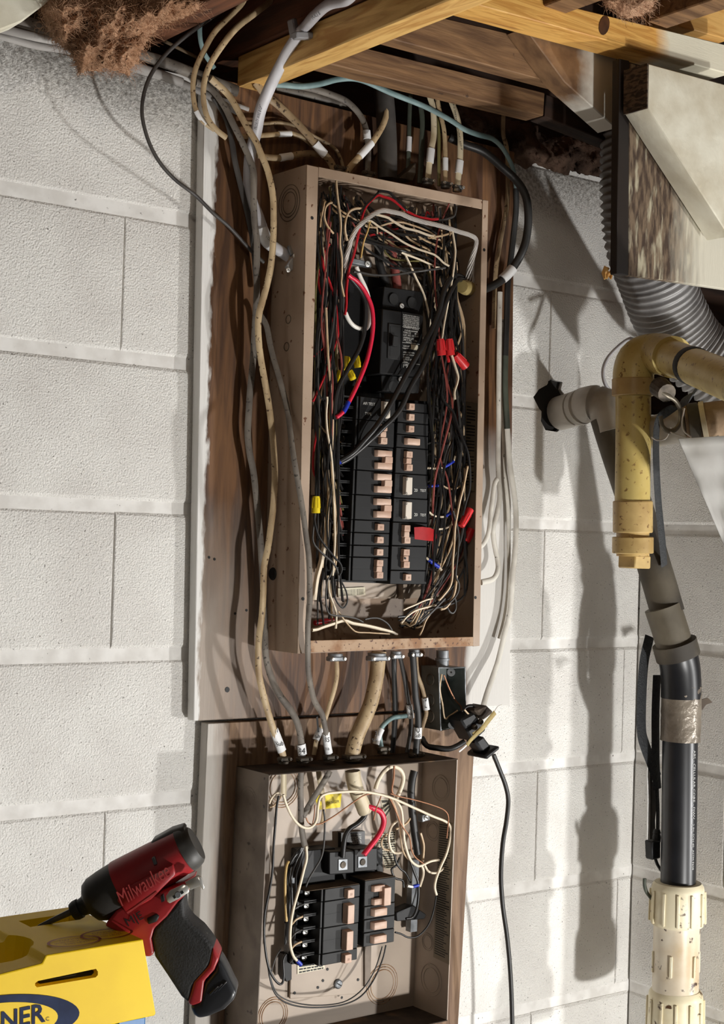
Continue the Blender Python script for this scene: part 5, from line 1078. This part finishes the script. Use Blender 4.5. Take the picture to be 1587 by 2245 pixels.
pipe('pipe_section', ((1388,840),(1388,960),(1386,1105)), 77, mYPVC, -.2, yp)
pipe('elbow', ((1388,832,-.2),(1389,812,-.2),(1397,790,-.202),(1416,778,-.212),(1446,776,-.24),(1474,783,-.29)), 90, mYPVC, -.2, yp, n=28)
pipe('horizontal_run', ((1440,776,-.235),(1474,785,-.29),(1520,803,-.38),(1640,852,-.60)), 82, mYPVC, -.3, yp)
def coup(y0, y1, w, mat, x=1387, nm='coupling', bev=.04):
    a, b_ = P(x,y0,-.2), P(x,y1,-.2); r = w/2/scl(a); return MB().lathe(a, b_, [(0,r*.96),(bev,r),(1-bev,r),(1,r*.96)], 28).build(nm, mat, yp, smooth=True, angle=30)
coup(830,868,93,mYPVCd,1388,'elbow_hub'); coup(1098,1168,87,mYPVCd); coup(1166,1180,72,mYPVCd,nm='neck'); coup(1177,1213,90,mYPVCd,nm='threaded_adapter'); coup(1212,1219,72,mYPVCd,nm='thread')
c = P(1391,1219,-.2); r_ = .0185; MB().box((c[0]-r_,c[1]-r_,P(1391,1246,-.2)[2]),(c[0]+r_,c[1]+r_,c[2]+.001)).build('square_plug', mYPVCd, yp, bevel=.002, seg=1)
# grey stub through the wall, old dark drain
gp = thing('drain_pipe', 'black drain pipe slanting from a hole in the white wall behind the yellow pipe', 'pipe', P(1487,1945,-.2))
pipe('wall_stub', ((1222,905,.02),(1255,897,-.03),(1290,888,-.07)), 70, mGPVC, -.03, gp)
pipe('stub_hub', ((1228,906,.0),(1262,896,-.04)), 76, mGPVC, -.03, gp); pipe('hub_ring', ((1268,894,-.045),(1278,891,-.058)), 78, mGPVC, -.05, gp)
pipe('elbow', ((1280,889,-.06),(1305,884,-.085),(1325,893,-.1),(1338,920,-.11),(1345,945,-.115)), 80, mGPVC, -.09, gp)
pipe('slanted_run', ((1330,915,-.105),(1352,985,-.12),(1400,1130,-.15),(1440,1262,-.175),(1464,1345,-.19)), 74, mABSd, -.15, gp)
pipe('sleeve', ((1452,1330,-.187),(1466,1372,-.193),(1482,1425,-.2)), 80, mk('dusty_grey_sleeve',(112,104,88),(84,76,62),12,rough=.6), -.19, gp)
pipe('elbow_hub', ((1478,1408,-.198),(1487,1440,-.2)), 98, mABSd, -.2, gp); pipe('lower_elbow', ((1482,1425,-.2),(1490,1460,-.2),(1493,1500,-.2),(1493,1530,-.2)), 88, mABS, -.2, gp)
pipe('duct_tape_wrap', ((1494,1503),(1493,1560),(1491,1624)), 87, mDuctTape, -.2, gp, n=40, wrinkle=.012)
tl_ = MB(); tl_.prism([P(1530,1535,-.2),P(1552,1530,-.2),P(1562,1540,-.2),P(1548,1545,-.2),P(1538,1558,-.2)], (0,.002,0)); tl_.build('tape_shred', mTapeCloth, gp)
pp = pipe('vertical_run', ((1491,1600),(1489,1780),(1486,1960)), 77, mABS, -.2, gp, n=32)
cc = P(1490,1640,-.2); vv = np.array([-CF[0],-CF[1],0]); vv /= np.linalg.norm(vv); rg = np.array([CR[0],CR[1],0]); rg /= np.linalg.norm(rg)
nr = .82*vv+.57*rg; tn = -.57*vv+.82*rg; R_ = 77/2/scl(cc)
for s_, y0, y1 in (('ABS - CELLULAR CORE - DWV',1640,1790),('2 IN  SCH 40  ASTM F628',1800,1900)):
    a = P(1490-(y0-1640)*.012,y0,-.2)+nr*(R_+.0006); b_ = P(1490-(y1-1640)*.012,y1,-.2)+nr*(R_+.0006); lettering(s_, a, b_, tn, mk('grey_print',(170,170,168),rough=.6), pp, 'print')
un = thing('pipe_coupling', 'aged white compression coupling with two ribbed nuts at the lower right', 'coupling', P(1485,2265,-.2))
def nutr(y0, y1, w, nr_=12):
    a, b_ = P(1486-(y0-1940)*.02,y0,-.2), P(1486-(y1-1940)*.02,y1,-.2); r = w/2/scl(a); o = MB().lathe(a, b_, [(0,r*.72),(0.001,r*.86),(.08,r*.95),(.16,r*.97),(.9,r),(1,r*.95)], 36).build('ribbed_nut', mUnion, un, smooth=True, angle=35)
    t = (b_-a)
    for k in range(nr_):
        a_ = 2*math.pi*k/nr_+.2; d = np.array((math.cos(a_), math.sin(a_), 0)); e = np.array((-d[1], d[0], 0))*.0022
        q0 = a+t*.18+d*r*.94; q1 = a+t*.95+d*r*.96
        MB().prism([q0-e, q0+e, q1+e, q1-e], d*.0045).build('rib', mUnion, o, bevel=.001, seg=1)
nutr(1934,2026,118); nutr(2168,2272,122)
a, b_ = P(1484,2020,-.2), P(1480,2175,-.2); r = 101/2/scl(a); bd = MB().lathe(a, b_, [(0,r*1.02),(.05,r),(.95,r),(1,r*1.05)], 36).build('coupling_body', mk('stained_white_body',(226,216,196),(190,164,124),9,.45,.7,rough=.4,speck=(70,48,30),sscale=70,samt=.62), un, smooth=True, angle=40)
for k in range(6):
    a_ = 2*math.pi*k/6+.5; d = np.array((math.cos(a_), math.sin(a_), 0)); e = np.array((-d[1], d[0], 0))*.0022; t = b_-a
    MB().prism([a+t*.42+d*r*.98-e, a+t*.42+d*r*.98+e, a+t*.72+d*r*.98+e, a+t*.72+d*r*.98-e], d*.0035).build('rib', mUnion, bd, bevel=.0008, seg=1)
MB().lathe(P(1486,1944,-.2)+np.array((0,0,.004)), P(1486,1950,-.2), [(0,.033),(1,.033)], 28).build('gasket', mBlk, un)
# strap, hook and odds behind the pipes
sb = cable('webbing_strap', [(1524,856,-.36),(1512,872,-.34),(1490,886,-.30),(1466,900,-.28),(1448,914,-.27),(1440,932,-.26),(1438,1000,-.24),(1443,1100,-.22),(1452,1190,-.21),(1456,1240,-.2)], 23, mStrap, -.25, 'black webbing strap looped over the yellow horizontal pipe and hanging down', 'strap', flat=.25)
h0, h1 = P(1474,785,-.29), P(1640,852,-.60); hc = P(1520,803,-.38); hd = (h1-h0)/np.linalg.norm(h1-h0); hu = np.cross(hd, (0,0,1.)); hu /= np.linalg.norm(hu); hv = np.cross(hd, hu); hr = 82/2/scl((P(1440,776,-.235)+h0+hc+h1)/4)*1.045
MB().lathe(hc-hd*.012, hc+hd*.012, [(0,hr*.97),(.05,hr),(.95,hr),(1,hr*.97)], 30).build('strap_loop', mStrap, sb, smooth=True, angle=40)
hk = cable('steel_hook', [(1450,858,-.33),(1466,868,-.335),(1482,880,-.335),(1491,900,-.335),(1491,925,-.335),(1480,942,-.335),(1465,945,-.335),(1452,934,-.335),(1448,912,-.335)], 12, mSteelHook, -.24, 'dull steel hook hanging behind the yellow pipe', 'hook', flat=.6)
MB().lathe(P(1445,848,-.31), P(1462,862,-.335), [(0,.016),(1,.014)], 14).build('hook_bracket', mZincD, hk)
c = cable('wire_loop', [(1368,856,-.12),(1340,857,-.10),(1325,838,-.10),(1322,810,-.10),(1334,782,-.10),(1362,754,-.11),(1383,742,-.12),(1389,752,-.13),(1386,768,-.14)], 8, mSER, -.1, 'white wire loop sticking out left of the yellow elbow', 'wire')
rf = pipe('insulated_fitting', ((1500,930,-.28),(1540,925,-.30),(1640,912,-.36)), 84, mk('dirty_tan_insulation',(160,136,110),(120,98,76),14,rough=.85,bump=.5,bscale=70), -.3, None, 'dirty tan insulated pipe fitting at the right edge below the yellow run', 'pipe'); 
pipe('pale_band', ((1538,926,-.302),(1549,924,-.308)), 92, mNMwhite, -.305, rf); pipe('dark_band', ((1508,929,-.285),(1532,926,-.297)), 89, mABSd, -.29, rf)
pipe('white_pipe', ((1425,948,-.2),(1470,938,-.25),(1512,929,-.285)), 72, mGPVC, -.25, None, 'pale horizontal pipe end left of the insulated fitting', 'pipe')
for i, pts in enumerate(([(1428,958),(1440,965),(1458,962),(1466,948),(1470,938)],[(1470,948),(1490,955),(1520,962),(1550,962),(1575,956)],[(1500,895),(1495,925),(1499,945),(1515,958)])):
    cable('tie_wire', pts, 3.5, mAl, (-.3,-.36,-.35)[i], ('bare tie wire curl below the steel hook','bare tie wire running under the insulated fitting','bare tie wire around the pale pipe end')[i], 'wire')
# plastic sheet
sh_ = []; nx, ny = 10, 14
for j in range(ny+1):
    for i in range(nx+1):
        t = j/ny; xl = 1486+t*108; xr_ = 1640; x = xl+(xr_-xl)*i/nx; y = 962+t*250-(1-t)*i*1.0; sh_.append(P(x,y,-.40+.004*math.sin(i*1.1+j*.6)+.002*math.sin(j*1.7)))
mb = MB(); mb.add(sh_, [(j*(nx+1)+i,j*(nx+1)+i+1,(j+1)*(nx+1)+i+1,(j+1)*(nx+1)+i) for j in range(ny) for i in range(nx)]); o = mb.build('plastic_sheet', mPlastic, smooth=True, angle=180)
md = o.modifiers.new('thickness','SOLIDIFY'); md.thickness = .001; tag(o, 'cloudy grey plastic sheet hanging at the right edge under the insulated fitting', 'sheet')
# flexible duct
dp = spline(path(((1402,250,-.18),(1400,400,-.18),(1408,520,-.175),(1438,612,-.165),(1468,690,-.155),(1516,765,-.16),(1610,840,-.20)), -.2), .0018)
rad = .060*(1+.045*np.sin(np.arange(len(dp))*2*math.pi/6.5))
mb = MB(); mb.tube(dp, rad, 30); tag(mb.build('flexible_duct', mDuct, smooth=True, angle=180), 'corrugated grey flexible duct emerging below the peeling plywood', 'duct')
# second strap beside the black pipe
bk = thing('webbing_strap', 'black webbing strap with a buckle dangling left of the black drain pipe', 'strap', P(1440,1900,-.16))
cable('strap_band', [(1424,1395),(1412,1450),(1407,1520),(1406,1600),(1414,1635),(1428,1672),(1440,1705)], 30, mStrap, -.15, parent=bk, flat=.16)
cable('strap_band', [(1440,1480),(1437,1560),(1437,1640),(1438,1690),(1441,1730)], 26, mStrap, -.16, parent=bk, flat=.16)
cable('strap_band', [(1438,1690),(1440,1725),(1441,1750),(1442,1775),(1442,1822)], 12, mStrap, -.158, parent=bk, flat=.3)
block_px('buckle', ((1428,1845),(1449,1842),(1449,1882),(1430,1886)), -.168, .016, mBlk2, bk, .002); MB().lathe(P(1440,1818,-.16), P(1439,1845,-.16), [(0,.005),(.3,.007),(.35,.006),(.6,.0072),(1,.007)], 14).build('strain_relief', mBlk2, bk, smooth=True)
cable('cord_tail', [(1437,1884),(1441,1895),(1449,1908),(1458,1920)], 7, mBlk2, -.16, parent=bk)
cable('cord_end', [(1413,1926),(1413,1942),(1418,1957),(1428,1970),(1440,1985)], 8, mGreenC, -.17, 'short grey cord end sticking up behind the white coupling', 'cord')

# ================================================================ INSULATION
def inside(poly, x, y):
    c = False; n = len(poly); j = n-1
    for i in range(n):
        xi, yi = poly[i]; xj, yj = poly[j]
        if (yi > y) != (yj > y) and x < (xj-xi)*(y-yi)/(yj-yi+1e-9)+xi: c = not c
        j = i
    return c
def edge_d(poly, x, y):
    m = 1e9
    for i in range(len(poly)):
        a = np.array(poly[i]); b_ = np.array(poly[(i+1)%len(poly)]); p = np.array((x,y)); t = np.clip(((p-a)@(b_-a))/((b_-a)@(b_-a)+1e-9),0,1); m = min(m, np.linalg.norm(p-a-t*(b_-a)))
    return m
def batting(poly, Yb, thick, mat, label, seed, fibres, step=5):
    from mathutils import noise as NZ
    xs = [q[0] for q in poly]; ys = [q[1] for q in poly]; idx = {}; fr = []; bk_ = []; surf = []
    for j, y in enumerate(np.arange(min(ys), max(ys)+step, step)):
        for i, x in enumerate(np.arange(min(xs), max(xs)+step, step)):
            if inside(poly, x, y):
                d = edge_d(poly, x, y); q = Vector((x*.018+seed, y*.018, seed)); 
                nz = NZ.noise(q)*.5+NZ.noise(q*2.3)*.3+NZ.noise(q*5.1)*.22+NZ.noise(q*11)*.12
                h = min(1, d/38.0)**.5; jx, jy = NZ.noise(q*9+Vector((7,0,0)))*3, NZ.noise(q*9+Vector((0,9,0)))*3
                idx[(i,j)] = len(fr); fr.append(P(x+jx, y+jy, Yb-thick*h*(.75+nz*.9)-.004)); bk_.append(P(x+jx, y+jy, Yb)); surf.append((fr[-1], d))
    f = []; n = len(fr)
    for (i,j), a in idx.items():
        k = [(i,j),(i+1,j),(i+1,j+1),(i,j+1)]
        if all(q in idx for q in k): q = [idx[v] for v in k]; f.append(tuple(q)); f.append(tuple(n+v for v in reversed(q)))
    cnt = {}
    for q in f:
        for a, b_ in zip(q, q[1:]+q[:1]): cnt[(a,b_)] = 1
    for q in [q for q in f if max(q) < n]:
        for a, b_ in zip(q, q[1:]+q[:1]):
            if (b_,a) not in cnt: f.append((b_,a,n+a,n+b_))
    o = MB().add(fr+bk_, f).build('insulation_batt', mat, smooth=True, angle=180); tag(o, label, 'insulation')
    rr = random.Random(seed); mb = MB()
    for _ in range(fibres):
        p, d = rr.choice(surf); l = rr.uniform(.006,.022); dirv = np.array((rr.uniform(-1,1), rr.uniform(-.5,.1), rr.uniform(-1,.6))); dirv /= np.linalg.norm(dirv); sd = np.array((rr.uniform(-1,1),rr.uniform(-1,1),rr.uniform(-1,1)))*l*.25
        mb.tube([p+np.array((0,.002,0)), p+dirv*l*.5+sd, p+dirv*l], [.00022,.0002,.0001], 3, caps=False)
    tag(mb.build('loose_fibre', mat, o, smooth=True), kind='stuff')
    return o
batting([(70,-20),(88,25),(98,60),(112,88),(130,104),(150,118),(162,140),(170,166),(184,163),(196,156),(214,160),(232,153),(250,158),(268,162),(284,176),(286,158),(292,146),(306,142),(308,128),(318,108),(330,84),(350,60),(385,48),(415,36),(440,22),(455,-20)], -.10, .09, mInsul, 'pink brown fibreglass insulation hanging over the wall top at upper left', 3, 4500)
batting([(1318,-15),(1322,8),(1340,22),(1358,38),(1385,42),(1412,34),(1432,18),(1446,-15)], -.34, .05, mInsul, 'pink insulation tuft between the joists at the upper right', 5, 900)
batting([(990,205),(1060,235),(1130,262),(1180,272),(1190,300),(1260,300),(1345,330),(1345,372),(1320,392),(1275,388),(1240,396),(1210,380),(1180,372),(1150,378),(1120,360),(1085,345),(1050,330),(1010,300)], .02, .04, mInsulD, 'dirty dark insulation stuffed on the wall top right of the upper panel', 8, 600)
cb = MB().prism([P(x,y,-.16) for x,y in ((-20,-20),(128,-20),(98,10),(48,48),(-4,68),(-20,70))], (0,.04,0)).build('painted_lumber', mWhiteWood, bevel=.002, seg=1); tag(cb, 'white painted lumber corner with cracked paint at the upper left', 'lumber')

# ================================================================ LADDER TOP
YL = -.62
lad = thing('stepladder', 'yellow plastic stepladder top at the lower left, impact driver resting on it', 'ladder', (P(150,2200,YL)[0], YL+.1, BOTZ))
cq = P(314,2059,YL); ZT = cq[2]; bkp = PZ(152,1988,ZT); DY = min(.22, max(.10, bkp[1]-YL))
cap = MB().prism([P(-40,2146,YL),P(92,2112,YL),P(101,2094,YL),cq,P(342,2221,YL),P(340,2227,YL),P(-40,2308,YL)], (0,DY,0)).build('top_cap', mYel, lad, bevel=.003, seg=2)
cuts = [MB().prism([P(x,y,YL-.01) for x,y in ((94,2157),(222,2130),(226,2136),(226,2144),(221,2149),(92,2171),(88,2167),(88,2162))], (0,.03,0))]
c0 = PZ(30,2085,ZT); c0[1] = max(c0[1], YL+.055); cuts.append(MB().lathe(c0+np.array((0,0,-.035)), c0+np.array((0,0,.02)), [(0,.026),(1,.034)], 20))
c1 = PZ(108,2016,ZT); cuts.append(MB().box((c1[0]-.026,c1[1]-.014,ZT-.05),(c1[0]+.026,c1[1]+.012,ZT+.02)))
boolean(cap, cuts); cap.data.materials.clear(); cap.data.materials.append(mYel)
for p_ in cap.data.polygons: p_.use_smooth = False
MB().prism([P(x,y,YL+.008) for x,y in ((86,2176),(88,2152),(226,2124),(230,2150))], (0,.004,0)).build('slot_shade_sheet', mInkShade, cap)  # black sheet behind the slot, standing in for the shade inside the cap
# emblem: navy oval with a yellow field and blue letters
def ell(cx, cy, a, b_, tilt, Y, th, mat, nm, parent, n=48):
    ct, st_ = math.cos(tilt), math.sin(tilt); pts = [P(cx+a*math.cos(t)*ct-b_*math.sin(t)*st_, cy+a*math.cos(t)*st_+b_*math.sin(t)*ct, Y) for t in np.linspace(0,2*math.pi,n,endpoint=False)]
    return MB().prism(pts, (0,th,0)).build(nm, mat, parent)
em = ell(8,2236,167,54,-.10,YL-.0008,.0012,mNavy,'emblem_oval',cap); ell(-6,2244,134,44,-.13,YL-.0012,.0008,mYel,'emblem_field',em)
letter_px('WERNER', (-118,2288), (100,2240), YL-.0018, mNavy, em, 'lettering', h=44)
letter_px('C', (101,2239), (108,2237.5), YL-.0018, mNavy, em, 'lettering')
for cx, cy in ((163,2063),(234,2047)):
    c = PZ(cx,cy,ZT+.0006); mb = MB(); n_ = 32; A_ = .026; B_ = .016
    ring = lambda k: [c+np.array((A_*k*math.cos(t), B_*k*math.sin(t), 0)) for t in np.linspace(0,2*math.pi,n_,endpoint=False)]
    mb.add(ring(1)+ring(.9), [(i,(i+1)%n_,n_+(i+1)%n_,n_+i) for i in range(n_)])
    wn = mb.build('warning_oval', mWarn, cap)
    for i, s_ in enumerate(('DANGER','DO NOT STAND AT OR ABOVE','THIS LEVEL')): lettering(s_, c+np.array((-A_*(.45,.75,.5)[i], .004-i*.006, .0002)), c+np.array((A_*(.45,.75,.5)[i], .004-i*.006, .0002)), (0,1,0), mWarn, wn, h=.0035)
xr_ = P(326,2230,YL)[0]
MB().box((xr_-.03,YL+.004,BOTZ),(xr_,YL+.05,P(326,2229,YL)[2])).build('front_rail', mBlueRail, lad, bevel=.002, seg=1)
MB().box((xr_-.45,YL+.02,BOTZ),(xr_-.42,YL+.05,P(300,2250,YL)[2])).build('front_rail', mBlueRail, lad, bevel=.002, seg=1)
MB().prism([(xr_-.44,YL+.01,ZT-.35),(xr_-.01,YL+.01,ZT-.35),(xr_-.01,YL+.09,ZT-.35),(xr_-.44,YL+.09,ZT-.35)], (0,0,-.02)).build('step', mBlueRail, lad, bevel=.002, seg=1)

# ================================================================ IMPACT DRIVER
hy = PZ(96,2024,ZT); zb = float((hy-CAM)@CF)          # the bit rests in the slot of the ladder top
O_ = CAM+ray(300,1950)*zb; S_ = scl(O_)
def D(u, v, w_=0.0): return O_+CR*(u-300)/S_-CU*(v-1950)/S_-CF*w_
dr = thing('impact_driver', 'red and black cordless impact driver leaning on the yellow ladder top', 'power tool', D(430,2215))
ax = np.array((.871,-.492)); px_ = np.array((.492,.871)); a0 = np.array((201.,1983.))
def AX(al, pe=-4, w_=0.0): q = a0+ax*al+px_*pe; return D(q[0], q[1], w_)
def body(nm, al0, al1, prof, mat, n=32): 
    return MB().lathe(AX(al0), AX(al1), [(t, r/S_) for t, r in prof], n).build(nm, mat, dr, smooth=True, angle=38)
body('nose_cone', -10, 78, [(0,22),(.04,30),(.14,44),(.3,51),(.6,54),(1,55.5)], mDrvBlk)
hs = body('motor_housing', 77, 240, [(0,56),(.03,57),(.5,53.5),(1,49)], mDrvRed)
body('rear_cap', 236, 266, [(0,50.5),(.35,49),(.8,44),(1,38)], mDrvBlk)
MB().prism([AX(165,-46,.010),AX(262,-41,.010),AX(262,-52,.006),AX(232,-58,.004),AX(186,-58,.004)], -CF*-.020+0).build('rear_top_vent', mDrvBlk, dr, bevel=.002, seg=2)
MB().lathe(AX(-46,-6), AX(-6,-5), [(0,15),(.04,19),(.25,21),(.45,21),(.5,19),(.8,20),(1,24)] and [(0,15/S_),(.04,19/S_),(.25,22/S_),(.5,22/S_),(.55,19/S_),(.8,21/S_),(1,26/S_)], 24).build('chuck', mBlk2, dr, smooth=True, angle=35)
MB().lathe(AX(-128,-15), AX(-42,-8), [(0,3.5/S_),(.05,5/S_),(.4,6.5/S_),(1,8/S_)], 6).build('driver_bit', mDrvBlk, dr)
def slab(nm, poly, w0, w1, mat, parent=None, bev=.004, seg=3):
    return MB().prism([D(u,v,w1) for u,v in poly], CF*(w1-w0)).build(nm, mat, parent or dr, bevel=bev, seg=seg, angle=50)
slab('lower_housing', ((262,1985),(300,1962),(400,1930),(430,1915),(418,1945),(396,1966),(372,1998),(344,2024),(338,2046),(344,2078),(334,2086),(318,2083),(310,2058),(292,2040),(262,2030),(236,2018)), -.017, .0195, mDrvRed)
slab('trigger', ((296,2042),(318,2042),(326,2060),(326,2082),(318,2084),(306,2072)), -.009, .009, mRubber, bev=.003)
slab('grip', ((392,1966),(406,1954),(409,1995),(424,2014),(446,2032),(462,2052),(474,2070),(470,2092),(455,2120),(428,2150),(420,2188),(402,2172),(372,2126),(345,2086),(338,2046),(344,2024)), -.0175, .0185, mRubber, bev=.008, seg=4)
slab('red_band', ((470,2064),(484,2090),(474,2114),(452,2138),(447,2184),(426,2192),(416,2186),(430,2138),(462,2104)), -.0182, .0192, mDrvRed, bev=.005)
bt = slab('battery', ((482,2088),(498,2116),(512,2146),(523,2166),(514,2182),(494,2202),(462,2216),(438,2222),(428,2212),(418,2190),(440,2186),(452,2142),(474,2116)), -.0175, .0185, mBatt, bev=.006)
for i in range(3): slab('battery_ridge', tuple((u+i*9, v-i*5) for u,v in ((462,2165),(482,2146),(484,2149),(465,2169))), .0184, .0196, mBatt, bt, .0004, 1)
slab('name_plate', ((266,1958),(280,1934),(386,1880),(392,1904),(340,1956),(286,1986)), .018, .0268, mDrvRed, bev=.0012, seg=1)
np_ = lettering('Milwaukee', D(278,1971,.0272), D(384,1905,.0272), CU, mDrvRed2, dr, 'raised_lettering', h=33/S_, shear=.25)
ln = MB(); ln.add([D(288,1984,.0272),D(352,1938,.0272),D(354,1941,.0272),D(290,1987,.0272)], [(0,1,2,3)]); ln.build('lettering_underline', mDrvRed2, dr)
lettering('M|E', D(291,2024,.0200), D(325,2006,.0200), CU, mInkShade, dr, 'handwriting')
slab('side_button', ((328,2001),(350,1990),(356,1996),(350,2008),(332,2014)), .0190, .0208, mBlk2, bev=.0008, seg=1)
for q in (((341,1868),(346,1866),(352,1880),(346,1882)),((360,1950),(365,1947),(368,1960),(362,1963))): slab('vent_slot', q, .016, .0262, mInkShade, bev=0)
cp_ = slab('belt_clip', ((372,1948),(380,1936),(410,1922),(420,1926),(422,1940),(400,1954),(380,1964),(374,1960)), .0262, .0280, mChrome, bev=.0006, seg=1)
slab('clip_arm', ((412,1918),(440,1904),(448,1908),(455,1930),(452,1936),(446,1926),(424,1936)), .0240, .0280, mChrome, cp_, .0006, 1)
slab('clip_slot', ((386,1948),(408,1936),(411,1941),(390,1954)), .0279, .0282, mInkShade, cp_, 0)
MB().lathe(D(398,1945,.0280), D(398,1945,.0292), [(0,.0032),(1,.0026)], 14).build('clip_screw', mZinc, cp_)
